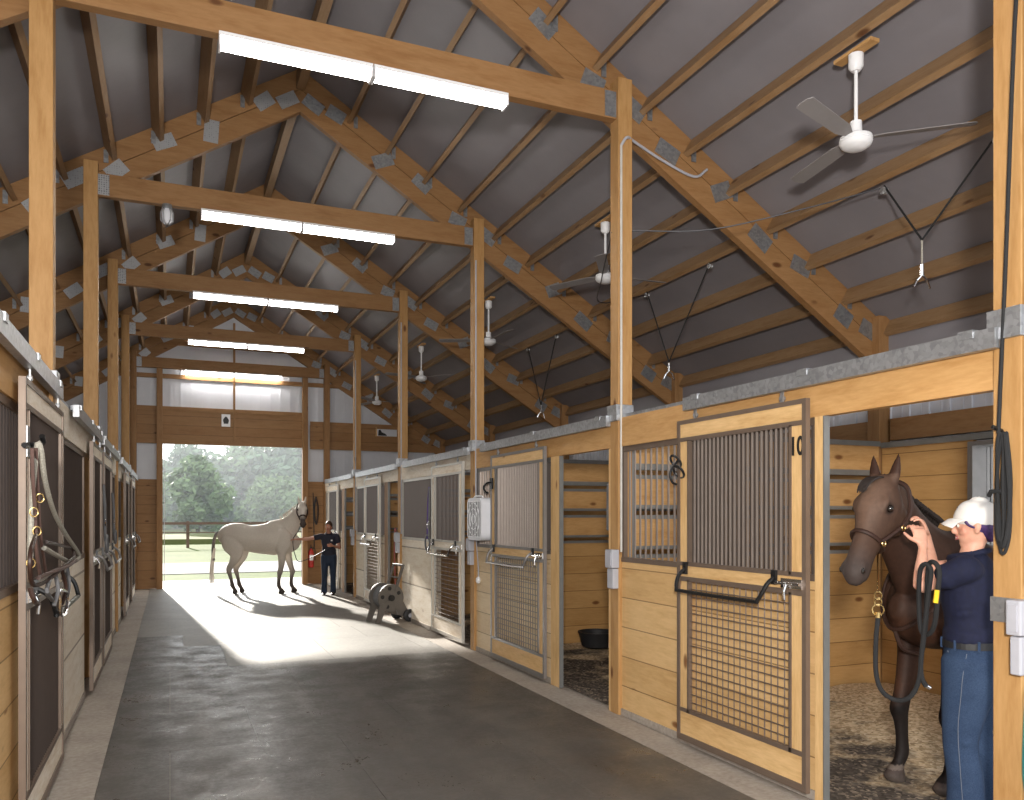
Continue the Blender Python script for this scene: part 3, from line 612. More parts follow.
# rope slings under the right slope
def sling(p1, p2, img, hook, label):
    a, b = V(p1), V(p2); mid = (a+b)/2; r = ray(*img); t = (mid.x)/r.x; j = V((mid.x, t*r.y, CAMZ+t*r.z)); h = CAMZ+t*ray(*hook).z
    g = thing('rope_sling', label, 'rope', (j.x, j.y, j.z), 0, 'rope slings under the roof'); P = Part(g)
    P(MB().tube([a, j], .008, 6), 'rope', M['rope']); P(MB().tube([b, j], .008, 6), 'rope', M['rope'])
    for q in (a, b): P(MB().lathe([(.012, .02), (.03, .018), (.022, 0), (.03, -.018), (.012, -.02)], q-V((0, 0, .04)), (1, 0, 0)), 'pulley', M['galv'])
    P(MB().tube([j, (j.x, j.y, h+.10)], .007, 6), 'hanging_cord', M['greyrope'])
    P(MB().cyl((j.x, j.y, h+.12), (j.x, j.y, h+.03), .016).tube([(j.x, j.y, h+.04), (j.x+.03, j.y-.02, h), (j.x+.05, j.y-.03, h-.07)], .008, 6).tube([(j.x, j.y, h+.04), (j.x-.03, j.y+.02, h), (j.x-.05, j.y+.03, h-.05)], .008, 6), 'snap_hooks', M['chrome'])
sling((5.36, 4.936, 4.42), (5.36, 3.95, 4.42), (922, 240), (922, 280), 'dark rope sling with snap hooks under the near right slope')
sling((5.32, 8.45, 4.44), (5.32, 7.2, 4.44), (669, 362), (668, 374), 'dark rope sling hanging just right of the second post')
sling((5.32, 12.0, 4.44), (5.32, 10.95, 4.44), (541, 405), (541, 414), 'dark rope sling hanging left of the second right post')
tag(MB().tube([(3.73, 6.17, 4.23), (4.3, 5.8, 4.2), (4.9, 5.3, 4.3), (5.33, 4.95, 4.40)], .006, 6, smooth=5).build('steel_cable', M['wire']), 'thin dark cable from the near right post out to the roof pulley', 'cable')
tag(MB().tube([(3.59, 6.27, 4.23), (4.0, 7.2, 4.1), (4.6, 8.3, 4.2), (5.3, 8.45, 4.40)], .006, 6, smooth=5).build('steel_cable', M['wire']), 'thin dark cable from the near right post back to the second sling', 'cable')
# conduits and outlet boxes on the right posts
for i, y in enumerate(TY[:5]):
    px = 3.59; lab = ['grey outlet boxes on the post at the right edge', 'pair of grey outlet boxes on the post left of the number 10 stall', 'grey outlet boxes on the third right post', 'grey outlet boxes on the fourth right post', 'grey outlet boxes on the fifth right post'][i]
    g = thing('outlet_box', lab, 'outlet box', (px, y, 1.3), 0, 'outlet boxes on the posts'); P = Part(g); yy = y-.02
    x1 = px-.002 if i else px-.009; ya, yb = (yy-.07, yy+.05) if i else (y-.125, y-.052); dz = 0 if i else -.085
    P(MB().box(x1-.075, x1, ya, yb, 1.28+dz, 1.44+dz), 'box', M['greyp'], bevel=.008); P(MB().box(x1-.06, x1, ya+.01, yb-.01, 1.10+dz, 1.275+dz), 'lower_box', M['greyp'], bevel=.008)
    P(MB().box(x1-.082, x1-.075, ya+.015, yb-.015, 1.30+dz, 1.42+dz), 'cover', M['greyp'])
    tag(MB().tube([(px+.02, y-.085, 1.42), (px+.02, y-.085, 5.0 if i != 1 else 4.95)], .011, 8).build('conduit', M['conduit' if i == 1 else 'greyp']), 'thin %s conduit running up the %s right post' % ('white' if i == 1 else 'grey', ORD[i]), 'conduit')
tag(MB().tube([(3.61, 6.145, 4.95), (3.66, 6.13, 5.02), (3.78, 6.2, 5.03), (4.1, 6.26, 4.95), (4.45, 6.27, 4.86), (4.6, 6.27, 4.95)], .012, 8, smooth=5).build('bent_conduit', M['greyp']), 'bent grey conduit from the second post along the truss', 'conduit')
for i in (1, 2):
    y = TY[i]; o_ = .115 if i == 1 else .07; tag(MB().prism([(3.6, y+o_, 1.60), (3.6, y+o_+.05, 1.60), (3.6, y+o_+.05, 2.02), (3.6, y+o_, 2.02)], (.08, 0, 0)).build('rubber_bumper', M['dgrey'], bevel=.01), 'dark rubber bumper strip on the side of the %s right post' % ORD[i], 'bumper')
# black rope coil on the near post
g = thing('rope_coil', 'coil of black rope hung on the post at the right edge', 'rope', (3.57, 2.62, 2.1)); P = Part(g)
for k in range(5):
    o_ = (k-2)*.012; h_ = .50+.03*(k % 3); pts = []
    for q in range(16):
        an = 2*math.pi*q/16; pts.append((3.565-.012*(k % 2)+.006*math.sin(3*an+k), 2.598+o_*.6+(.017+.008*(k % 3))*math.sin(an), 2.12-h_/2+h_/2*math.cos(an)))
    P(MB().tube(pts, .0078, 7, True, 3), 'rope_loop', M['rope'], smooth=True)
P(MB().tube([(3.555, 2.585, 1.83), (3.55, 2.60, 1.85), (3.55, 2.65, 1.85), (3.56, 2.668, 1.83)], .011, 7), 'rope_wrap', M['rope'])
P(MB().tube([(3.56, 2.62, 2.12), (3.57, 2.61, 2.5), (3.56, 2.58, 3.0), (3.55, 2.52, 4.2), (3.6, 2.45, 5.3)], .009, 7, smooth=5), 'rope_tail', M['rope'], smooth=True)
P(MB().cyl((3.6, 2.625, 2.13), (3.53, 2.625, 2.15), .01), 'peg', M['iron'])
tag(MB().tube([(3.66, 2.515, .98), (3.60, 2.50, .9), (3.57, 2.49, .7), (3.57, 2.49, .55), (3.61, 2.50, .44), (3.67, 2.515, .40)], .017, 8, smooth=5).build('garden_hose', M['teal'], smooth=True), 'teal hose loop at the foot of the right edge post', 'hose')
# black iron halter bracket beside door 10
g = thing('halter_bracket', 'black scrolled iron halter bracket left of the number 10 door bars', 'bracket', (3.55, 5.19, 2.1)); P = Part(g)
for dz in (.045, -.035): P(MB().tube([(3.535-.03*math.sin(a_), 5.19+.055*math.cos(a_)+.05*(1 if dz > 0 else -1)*.4, 2.10+dz+.045*math.sin(a_)) for a_ in [k*math.pi/7 for k in range(14)]], .010, 7, True), 'iron_scroll', M['iron'])
P(MB().tube([(3.548, 5.19, 2.16), (3.50, 5.19, 2.10), (3.47, 5.19, 2.05), (3.49, 5.19, 1.99), (3.53, 5.19, 1.97)], .009, 7, smooth=4), 'iron_hook', M['iron'], smooth=True)
g = thing('halter_bracket', 'black iron halter bracket on the second stall door, above the white box fan', 'bracket', (3.55, 9.06, 2.1)); P = Part(g)
P(MB().tube([(3.545, 9.06, 2.13), (3.48, 9.06, 2.12), (3.44, 9.06, 2.07), (3.46, 9.06, 2.02), (3.5, 9.06, 2.0)], .012, 7, smooth=4), 'iron_hook', M['iron']); P(MB().box(3.53, 3.548, 9.02, 9.1, 2.05, 2.18), 'back_plate', M['iron'])
# box fan
g = thing('box_fan', 'white plastic box fan hung on bars beside the third right post', 'fan', (3.5, 9.45, 1.5)); P = Part(g); y0, y1, z0, z1 = 9.14, 9.64, 1.43, 1.95
q = []
for (yc, zc, a0) in ((y1-.09, z1-.09, 0), (y0+.09, z1-.09, 90), (y0+.09, z0+.09, 180), (y1-.09, z0+.09, 270)):
    for k in range(5): a = math.radians(a0+k*22.5); q.append((3.44, yc+.09*math.cos(a), zc+.09*math.sin(a)))
P(MB().prism(q, (.15, 0, 0)), 'casing', M['whitep'], smooth=True)
ql = MB(); P(MB().box(3.4365, 3.4405, y0+.05, y1-.05, z0+.05, z1-.05), 'dark_interior', M['dgrey'])
for k in range(1, 9): yy = y0+(y1-y0)*k/9; ql.tube([(3.432, yy, z0+.04), (3.428, yy, (z0+z1)/2), (3.432, yy, z1-.04)], .004, 5)
for r_ in (.06, .13, .20): ql.tube([(3.43, (y0+y1)/2+r_*math.cos(a), (z0+z1)/2+r_*math.sin(a)) for a in [k*math.pi/10 for k in range(20)]], .004, 5, True)
P(ql, 'front_grille', M['white']); P(MB().tube([(3.52, 9.3, 1.925), (3.52, 9.33, 1.97), (3.52, 9.57, 1.97), (3.52, 9.6, 1.925)], .012, 8, smooth=3), 'carry_handle', M['white'])
P(MB().tube([(3.55, 9.62, 1.44), (3.58, 9.62, 1.1), (3.585, 9.62, .95)], .007, 6, smooth=4), 'power_cord', M['greyp']); P(MB().ball((3.58, 9.62, .92), (.03, .035, .045)), 'plug', M['white'])
# halters
def strap(P, pts, name, m, r=.011, n=7): P(MB().tube(pts, r, n, smooth=5), name, m, smooth=True)
def ringm(P, c, r, m='brass', ax='x', tr=.006):
    c = V(c); P(MB().tube([c+(V((0, math.cos(a)*r, math.sin(a)*r*1.25)) if ax == 'x' else V((math.cos(a)*r, 0, math.sin(a)*r*1.25))) for a in [k*math.pi/8 for k in range(16)]], tr, 6, True), 'ring', M[m], smooth=True)
g = thing('hanging_halter', 'brown leather halter with brass rings on the near left stall door', 'halter', (-.58, 5.1, 1.6)); P = Part(g)
Q = lambda x, y, X=-.60: atX(x, y, X)
strap(P, [Q(32, 448), Q(33, 480), Q(35, 512), Q(36, 545), Q(40, 575)], 'cheek_strap', M['leathr'], .009)
strap(P, [Q(36, 448), Q(38, 490), Q(40, 530), Q(46, 575)], 'cheek_strap', M['leathr'], .008)
strap(P, [Q(36, 535, -.58), Q(31, 550, -.56), Q(30, 570, -.56), Q(34, 585, -.57), Q(48, 580, -.57), Q(62, 568, -.55), Q(74, 556, -.56), Q(70, 548, -.6), Q(46, 542, -.6)], 'nose_strap', M['leather'], .010)
strap(P, [Q(38, 578, -.57), Q(52, 572, -.56), Q(68, 566, -.54), Q(76, 560, -.55)], 'chin_strap', M['leathr'], .010)
for p in ((34, 512), (40, 498), (37, 531), (31, 563)): ringm(P, Q(*p, -.585), .017, ax='y', tr=.0035)
g = thing('lead_rope', 'thick pale grey lead rope draped over the near left stall door bar', 'rope', (-.6, 5.2, 1.6)); P = Part(g)
strap(P, [Q(30, 560, -.615), Q(32, 500, -.615), Q(37, 447, -.60), Q(41, 450, -.585), Q(45, 480, -.585), Q(54, 512, -.585), Q(66, 535, -.58), Q(79, 555, -.575), Q(72, 562, -.575), Q(58, 556, -.58), Q(44, 548, -.59)], 'rope', M['greyrope'], .013)
g = thing('halter_hook', 'bent dark iron hook on the frame of the near left stall door', 'hook', (-.68, 4.7, 2.1)); P = Part(g)
strap(P, [Q(24, 445, -.68), Q(32, 445, -.66), Q(38, 445, -.62), Q(43, 442, -.60), Q(42, 436, -.60)], 'hook', M['iron'], .014); P(MB().box(-.69, -.675, 4.82, 4.9, 2.04, 2.2), 'hook_plate', M['galv'])
g = thing('snap_cluster', 'tangle of bridle straps and steel snaps below the near left blanket bar', 'tack', (-.58, 5.4, 1.3)); P = Part(g)
for k, (a, b, c) in enumerate([((55, 572), (58, 590), (54, 606)), ((62, 570), (66, 588), (62, 604)), ((67, 566), (69, 585), (66, 600)), ((30, 588), (34, 600), (38, 604)), ((50, 578), (47, 592), (52, 600))]):
    strap(P, [Q(*a, -.57), Q(*b, -.555), Q(*c, -.57)], 'strap', M['leather'] if k % 2 else M['dgrey'], .011)
P(MB().tube([Q(60, 590, -.55), Q(67, 594, -.55), Q(66, 612, -.55), Q(61, 614, -.55), Q(60, 596, -.55)], .009, 7, True, 4), 'snap', M['chrome'], smooth=True)
def small_halter(label, y, X, z0, z1, main, sgn=1):
    g = thing('hanging_halter', label, 'halter', (X, y, z0)); P = Part(g); h = z1-z0
    strap(P, [(X, y, z1), (X-.01*sgn, y+.03, z1-.3*h), (X-.01*sgn, y+.05, z1-.6*h), (X-.02*sgn, y+.03, z0+.2*h)], 'cheek_strap', main, .016)
    strap(P, [(X, y, z1), (X-.015*sgn, y-.04, z1-.35*h), (X-.015*sgn, y-.02, z1-.65*h), (X-.02*sgn, y-.05, z0+.18*h)], 'cheek_strap', M['dgrey'], .014)
    c = V((X-.03*sgn, y, z0+.14*h)); strap(P, [c+V((0, .11*math.cos(a), .12*h*math.sin(a))) for a in [k*math.pi/6 for k in range(13)]], 'nose_strap', M['dgrey'], .014)
    ringm(P, (X-.02*sgn, y+.05, z1-.6*h), .03, 'chrome'); ringm(P, (X-.02*sgn, y-.02, z1-.55*h), .03, 'chrome')
small_halter('violet and black halter hanging on the closed third stall door on the right', 11.45, 3.50, 1.2, 2.15, M['purple'])
small_halter('dark reddish halter hanging on the second left stall door', 9.2, -.62, 1.35, 2.05, M['leathr'], -1)
small_halter('dark brown halter hanging on the third left stall door', 10.6, -.62, 1.4, 2.0, M['leather'], -1)
tag(MB().tube([(3.565, 13.6, 1.45), (3.55, 13.62, 1.5), (3.55, 13.66, 1.1), (3.56, 13.66, .7), (3.57, 13.66, .45)], .012, 7, smooth=4).build('red_lead', M['redrope'], smooth=True), 'faded red lead strap hanging behind the hose reel', 'strap')
# hose reel cart
hc = V((3.26, 13.05, 0)); g = thing('hose_reel_cart', 'grey brown plastic hose reel cart with black wheels on the aisle floor', 'hose reel', hc, math.radians(12)); X_ = (1, 0, 0)
def L(mb, name, m, par=None, **kw): return mb.build(name, m, par or g, **kw)
for y, nm in ((-.17, 'side_plate'), (.17, 'side_plate')):
    q = []
    for k in range(24):
        a = 2*math.pi*k/24; q.append(V((.225*math.cos(a), y, .40+.225*math.sin(a))))
    sp = L(MB().prism(q, (0, .028, 0)), nm, M['taupe'])
    L(MB().prism([(-.02, y-.006, .36), (-.19, y-.006, .30), (-.27, y-.006, 0), (-.19, y-.006, 0), (-.10, y-.006, .22)], (0, .035, 0)), 'front_leg', M['taupe'])
    L(MB().prism([(.02, y-.006, .38), (.15, y-.006, .45), (.33, y-.006, .13), (.27, y-.006, .07), (.12, y-.006, .12)], (0, .035, 0)), 'axle_bracket', M['taupe'])
    for k in range(5):
        a = 2*math.pi*k/5+.5; c = (.155*math.cos(a), y+(-.004 if y < 0 else .03), .40+.155*math.sin(a)); L(MB().cyl(c, (c[0], c[1]+.003, c[2]), .034, 10), 'slot', M['iron'], sp)
    L(MB().cyl((0, y-.035, .40), (0, y, .40), .05), 'hub_cap', M['iron'], sp)
    L(MB().bar((.08, y+.01, .5), (.22, y+.01, .92), .03, .05, (0, 1, 0)), 'handle_upright', M['taupe'])
    wy = y-.06 if y < 0 else y+.06
    wh = L(MB().lathe([(.03, -.03), (.09, -.03), (.105, -.02), (.105, .02), (.09, .03), (.03, .03)], (.30, wy, .105), (0, 1, 0), 24), 'wheel', M['black'], smooth=True); L(MB().cyl((.30, wy-.036, .105), (.30, wy+.036, .105), .035), 'wheel_hub', M['greyp'], wh)
L(MB().cyl((0, -.15, .40), (0, .15, .40), .09), 'drum', M['dgrey'])
for k in range(6): y = -.125+.05*k; L(MB().tube([(.16*math.cos(a), y, .40+.16*math.sin(a)) for a in [j*math.pi/10 for j in range(20)]], .026, 8, True), 'hose_turn', M['dgrey'], smooth=True)
L(MB().cyl((.22, -.17, .92), (.22, .19, .92), .02), 'handle_bar', M['taupe']); L(MB().cyl((.153, -.17, .72), (.153, .19, .72), .014), 'handle_brace', M['taupe']); L(MB().cyl((.30, -.25, .105), (.30, .25, .105), .014), 'axle', M['greyp'])
# tub in the second stall, things on the far wall
g = thing('feed_tub', 'black rubber feed tub on the bedding of the second right stall', 'tub', (5.05, 9.2, .05)); L2 = lambda mb, n_, m: mb.build(n_, m, g, smooth=True)
L2(MB().lathe([(.17, 0), (.20, .02), (.235, .17), (.25, .19), (.25, .2), (.232, .2), (.215, .17), (.18, .04), (.02, .035)], (0, 0, 0), n=28), 'bowl', M['black'])
g = thing('fire_extinguisher', 'red fire extinguisher on the far wall beside the doorway', 'fire extinguisher', (3.27, YE-.10, .42)); P = Part(g); x, y = 3.27, YE-.112; P(MB().box(3.23, 3.31, YE-.05, YE-.021, .5, .86), 'wall_bracket', M['iron'])
P(MB().lathe([(.05, 0), (.068, .01), (.07, .03), (.07, .38), (.055, .43), (.025, .46), (.022, .48)], (x, y, .42), n=20), 'cylinder_body', M['red'], smooth=True); P(MB().box(x-.02, x+.02, y-.03, y+.03, .90, .94).bar((x, y, .94), (x-.02, y-.11, .99), .02, .012), 'valve_handle', M['iron']); P(MB().tube([(x+.02, y, .91), (x+.09, y-.03, .88), (x+.095, y-.03, .6)], .012, 6, smooth=4), 'discharge_hose', M['black']); P(MB().box(x-.045, x+.045, y-.072, y-.06, .6, .74), 'paper_label', M['white'])
g = thing('hanging_bridle', 'black bridle hanging on the far wall above the fire extinguisher', 'bridle', (3.40, YE-.05, 1.9)); P = Part(g)
strap(P, [(3.40, YE-.06, 2.2), (3.36, YE-.06, 1.9), (3.38, YE-.06, 1.6), (3.42, YE-.06, 1.5)], 'strap', M['black'], .022); strap(P, [(3.40, YE-.06, 2.2), (3.45, YE-.06, 1.95), (3.44, YE-.06, 1.65), (3.41, YE-.06, 1.5)], 'strap', M['leather'], .022); strap(P, [(3.33, YE-.05, 2.3), (3.35, YE-.06, 1.4), (3.36, YE-.06, .9)], 'rein', M['black'], .012)
g = thing('wall_sign', 'small white plaque with a dark emblem above the far doorway', 'sign', (1.25, YE-.07, 4.03)); P = Part(g)
P(MB().box(1.15, 1.35, YE-.085, YE-.07, 3.88, 4.18), 'plaque', M['white']); P(MB().prism([(1.20, YE-.088, 3.95), (1.30, YE-.088, 3.95), (1.32, YE-.088, 4.04), (1.27, YE-.088, 4.12), (1.23, YE-.088, 4.12), (1.18, YE-.088, 4.04)], (0, .003, 0)), 'emblem', M['ink'])
g = thing('framed_opening', 'small white panel with a dark bird shape in the right gable band', 'panel', (5.2, YE-.07, 3.95)); P = Part(g)
P(MB().box(4.95, 5.5, YE-.04, YE-.022, 3.80, 4.0), 'panel_face', M['siding']); P(MB().box(4.93, 4.97, YE-.06, YE-.022, 3.79, 4.02), 'frame_edge', M['pale_z']); P(MB().prism([(5.0, YE-.045, 3.81), (5.24, YE-.045, 3.81), (5.2, YE-.045, 3.86), (5.1, YE-.045, 3.9), (5.06, YE-.045, 3.97), (5.01, YE-.045, 3.95)], (0, .004, 0)), 'bird_shape', M['ink'])
g = thing('jar_light', 'round caged glass jar light under the second tie beam on the left', 'light', (-.03, 9.82, 5.15)); P = Part(g); c = (-.03, 9.83, 5.19)
P(MB().lathe([(.05, 0), (.055, -.03), (.04, -.05)], c), 'base', M['galv']); P(MB().lathe([(.04, -.05), (.06, -.09), (.058, -.17), (.03, -.21), (.005, -.215)], c), 'jar', M['whitep'], smooth=True)
q = MB()
for k in range(6): a = k*math.pi/3; q.tube([(c[0]+r_*math.cos(a), c[1]+r_*math.sin(a), c[2]+h_) for r_, h_ in ((.045, -.04), (.068, -.09), (.066, -.18), (.02, -.225))], .005, 5)
P(q, 'wire_cage', M['galv'])

# ================================================================== OUTSIDE
struct(MB().box(-40, 60, YE+.1, 23.6, -.3, -.02).build('pad', M['pad'])); struct(MB().box(-120, 160, 23.6, 140, -.4, -.06).build('lawn', M['grass']))
struct(MB().prism([(-60, 26.6, -.055), (70, 26.6, -.055), (70, 32.5, -.055), (-60, 32.5, -.055)], (0, 0, .02)).build('gravel_drive', M['gravel'])); struct(MB().box(-100, 140, 54, 139, -.06, .25).build('meadow', M['tall']))
struct(MB().box(-40, 40, -30, YB, -.3, -.02).build('yard', M['pad']))
g = thing('rail_fence', 'brown post and rail fence along the meadow', 'fence', (0, 48, 0)); P = Part(g)
for z, hh in ((.78, .025), (1.28, .07)): P(MB().box(-30, 60, 47.95, 48.0, z-hh, z+hh), 'rail', M['fencewood'])
for k in range(-4, 10):
    if seen((.9+4.2*k, 48, 0), (.9+4.2*k, 48, 1.4)): P(MB().box(.9+4.2*k-.08, .9+4.2*k+.08, 48.0, 48.16, -.06, 1.4), 'post', M['fencewood'])
def tree(x, y, h, wd, kind, label, seed):
    rr = random.Random(seed); g = thing('leafy_tree', label, 'tree', (x, y, -.05), 0, 'trees beyond the meadow')
    tk = MB(); tk.tube([(0, 0, 0), (.1, 0, h*.35), (0, .1, h*.75)], [h*.028, h*.01], 8, smooth=3)
    for k in range(5): a = rr.uniform(0, 6.3); tk.tube([(0, 0, h*(.25+.08*k)), (wd*.3*math.cos(a), wd*.3*math.sin(a), h*(.45+.09*k))], [h*.012, h*.004], 6)
    tk.build('trunk', M['bark'], g); m = MB(); cl = []
    for k in range(40):
        u = rr.uniform(.12, .97); rad = wd*.5*math.sin(math.pi*min(1, (u*.85+.12)))**.7*rr.uniform(.2, 1); a = rr.uniform(0, 6.283)
        cl.append((rad*math.cos(a), rad*math.sin(a), h*u, wd*rr.uniform(.11, .2)))
    for cx, cy, cz, cr in cl:
        for k in range(110):
            d = V((rr.gauss(0, 1), rr.gauss(0, 1), rr.gauss(0, 1))).normalized()*cr*rr.uniform(.6, 1.05); c = V((cx, cy, cz))+d; c.z = max(c.z, .2)
            u = V((rr.gauss(0, 1), rr.gauss(0, 1), rr.gauss(0, .6))).normalized()*rr.uniform(.34, .62)*h/9; v = u.orthogonal().normalized()*u.length*.6; m.poly([c-u, c+v, c+u, c-v], [(0, 1, 2, 3)])
    m.build('foliage', M['leaf%d' % kind], g)
TREES = [(-4.5, 92, 7.6, 10, 0, 'tree at the left of the doorway view, in front of the wood'), (2.2, 76, 6.4, 5.5, 1, 'small pale young tree left of centre in the doorway view'), (2.5, 100, 9.0, 10, 2, 'bluish rounded tree left of centre beyond the meadow'),
         (8.5, 104, 9.4, 11, 0, 'low green tree in the middle of the doorway view'), (13.5, 98, 10.6, 11, 2, 'tall dark tree above the white horse'), (19.5, 96, 12.2, 11, 1, 'tallest tree at the right of the doorway view'), (25, 94, 11.0, 10, 0, 'green tree cut off by the right doorway jamb'), (10.5, 88, 5.0, 8, 1, 'low bushy tree right behind the white horse')]
for i, (x, y, h, wd, kd, lab) in enumerate(TREES): tree(x, y, h, wd, kd, lab, 40+i)
vm = bpy.data.materials.new('summer_haze'); vm.use_nodes = True; nt = vm.node_tree; nt.nodes.clear(); ou = nt.nodes.new('ShaderNodeOutputMaterial'); sc_ = nt.nodes.new('ShaderNodeVolumeScatter'); sc_.inputs['Density'].default_value = .0075; sc_.inputs['Color'].default_value = (.9, .96, 1, 1); nt.links.new(sc_.outputs[0], ou.inputs['Volume'])
stuff(MB().box(-30, 60, 56, 120, .3, 22).build('haze', vm), 'pale summer haze hanging before the trees', 'haze')

# ================================================================== HORSES
def mixc(a, b, t): t = max(0, min(1, t)); return tuple(a[i]*(1-t)+b[i]*t for i in range(3))
def horse(root, neck, poll, nose, coat, voxel, hind=(-1.15, -1.15), fore=(0, 0), HS=1.0, ears=.18):
    mb = MB(); L = mb.loft
    # trunk: deep chest, tucked belly, rounded croup
    L([((.30, 0, 1.16), .08, .10), ((.22, 0, 1.15), .165, .20), ((.06, 0, 1.16), .225, .29), ((-.18, 0, 1.215), .25, .375), ((-.5, 0, 1.20), .285, .335), ((-.8, 0, 1.215), .285, .295), ((-1.05, 0, 1.285), .27, .275), ((-1.28, 0, 1.28), .22, .24), ((-1.43, 0, 1.25), .12, .15)], n=24)
    L([((-.45, 0, 1.44), .06, .09), ((-.22, 0, 1.53), .06, .10), ((.0, 0, 1.50), .075, .12)])                 # withers
    for k, y in enumerate((1, -1)):
        fx = fore[k]
        L([((-.06, y*.15, 1.42), .06, .10), ((.05, y*.185, 1.18), .085, .17), ((-.02, y*.185, .98), .085, .135), ((-.01+fx*.2, y*.165, .84), .072, .095), ((.01+fx*.5, y*.16, .66), .058, .072), ((.02+fx*.8, y*.16, .54), .052, .060), ((.025+fx, y*.16, .47), .056, .064), ((.012+fx, y*.16, .40), .044, .048), ((.0+fx, y*.16, .28), .035, .043), ((.0+fx, y*.16, .18), .040, .047), ((.03+fx, y*.16, .115), .036, .040), ((.052+fx, y*.16, .075), .05, .058), ((.065+fx, y*.16, .03), .062, .078), ((.068+fx, y*.16, .022), .065, .082)])
        hx = hind[k]; o = hx+1.15
        L([((-1.14, y*.11, 1.36), .10, .18), ((-1.15+o*.1, y*.15, 1.15), .13, .24), ((-1.09+o*.2, y*.175, .97), .115, .20), ((-1.10+o*.4, y*.17, .83), .082, .135), ((-1.20+o*.7, y*.16, .69), .058, .088), ((-1.31+o, y*.15, .575), .047, .072), ((-1.325+o, y*.15, .50), .044, .062), ((-1.30+o, y*.15, .40), .037, .046), ((-1.27+o, y*.15, .28), .034, .042), ((-1.25+o, y*.15, .18), .042, .049), ((-1.215+o, y*.15, .115), .037, .041), ((-1.195+o, y*.15, .075), .046, .05), ((-1.185+o, y*.15, .03), .055, .065), ((-1.183+o, y*.15, .022), .057, .067)])
    L(neck, n=20)
    P, N = V(poll), V(nose); D = (N-P); ln = D.length; D.normalize(); S = V((0, 0, 1)).cross(V((D.x, D.y, 0))).normalized(); U = D.cross(S)
    if U.z < 0: U = -U
    hp = lambda t, u=0, s=0: P+D*ln*t+U*u+S*s
    secs = [(-.06, -.02, .05, .06), (.02, 0, .074, .085), (.12, .0, .092, .108), (.25, -.012, .098, .125), (.38, -.022, .088, .122), (.52, -.014, .068, .096), (.66, -.002, .056, .076), (.80, .0, .055, .068), (.92, -.004, .058, .066), (1.0, -.01, .052, .056), (1.03, -.014, .04, .04)]
    mb.loft([(hp(t, u), a*HS, b*HS) for t, u, a, b in secs], side=S, n=20)
    for q in (1, -1):
        mb.loft([(hp(.14, -.06, q*.052*HS), .028, .06*HS), (hp(.28, -.075*HS, q*.064*HS), .034, .088*HS), (hp(.40, -.078*HS, q*.052*HS), .025, .06*HS)], side=S)   # cheek
        mb.loft([(hp(.18, .06*HS, q*.070*HS), .02, .02), (hp(.25, .062*HS, q*.076*HS), .024, .022), (hp(.32, .05*HS, q*.074*HS), .02, .02)], side=S)   # brow
        mb.loft([(hp(.85, .03, q*.040*HS), .018, .02), (hp(.93, .032, q*.046*HS), .024, .024), (hp(.985, .012, q*.04*HS), .018, .018)], side=S)  # nostril
        e0 = hp(-.02, .02, q*.055); ed = (V((0, 0, 1))*.9-D*.5+S*q*.22+U*.12).normalized()
        mb.loft([(e0-ed*.02, .026, .022), (e0+ed*.05, .033, .024), (e0+ed*.10, .030, .018), (e0+ed*.145, .018, .010), (e0+ed*ears, .005, .004)], side=S)
    mb.loft([(hp(.80, -.052), .038, .022), (hp(.94, -.058), .034, .02)], side=S)                                # lower lip and chin
    body = fused(mb, 'body', M['horse'], root, voxel, 5, lambda co: coat(co, hp, D, S, U, P, ln)+(1,))
    for q in (1, -1): MB().ball(hp(.285, .036*HS, q*.0905*HS), .0225).build('eye', M['eye'], root, smooth=True)
    for q in (1, -1): MB().ball(hp(.955, .034, q*.059*HS), (.012, .010, .018)).build('nostril', M['eye'], root, smooth=True)
    return hp, D, S, U, ln
def hair(root, name, m, strands, r=.008):
    mb = MB()
    for s_ in strands: mb.tube(s_, [r, r*.35], 5, smooth=4)
    return mb.build(name, m, root, smooth=True)
rr = random.Random(3)
# brown horse in the number 10 stall, head out over the opening
bh = thing('brown_horse', 'dark brown horse with black legs standing in the near stall opening', 'horse', (4.515, 3.77, .005), math.pi)
def brown(co, hp, D, S, U, P, ln):
    base = (.050, .024, .015); c = mixc(base, (.034, .016, .011), .5+.5*noise.noise(V(co)*3))
    if co.x > .12 and co.z < 1.1: c = mixc(c, (.066, .028, .016), .5)
    d = V(co)-P; t = d.dot(D)/ln; hd = -.1 < t < 1.2 and abs(d.dot(S)) < .16 and abs(d.dot(U)) < .2
    if hd:
        c = (.062, .034, .023); c = mixc(c, (.13, .078, .054), (d.dot(U)-.03)*9*(1 if t < .6 else .2)); c = mixc(c, (.05, .037, .033), (t-.68)*4)
        for q in (1, -1):
            if (V(co)-hp(.285, .036*1.19, q*.1)).length < .042: c = mixc((.016, .010, .008), c, ((V(co)-hp(.285, .036*1.19, q*.1)).length-.024)/.018)
        sp = (V(co)-hp(.10, .10, -.02)).length
        if sp < .035: c = mixc((.34, .25, .19), c, sp/.035)
    leg = abs(co.y) > .06 and co.z < .8
    if leg: c = mixc(c, (.014, .010, .009), (.62-co.z)*7+.25*noise.noise(V(co)*6))
    if leg and co.z < .085: c = mixc((.06, .042, .036), (.10, .085, .075), (.085-co.z)*8)
    if leg and .082 < co.z < .11 and co.y > -.3 and co.y < 0 : c = mixc(c, (.25, .2, .17), .5)
    return c
hp, D, S, U, ln = horse(bh, [((-.22, 0, 1.28), .17, .33), ((.05, .01, 1.38), .14, .29), ((.27, .06, 1.53), .105, .225), ((.44, .12, 1.67), .092, .185), ((.565, .18, 1.79), .082, .15), ((.65, .225, 1.86), .07, .115)], (.667, .235, 1.895), (.955, .28, 1.385), brown, .0105, fore=(.03, .09), HS=1.19)
st = []
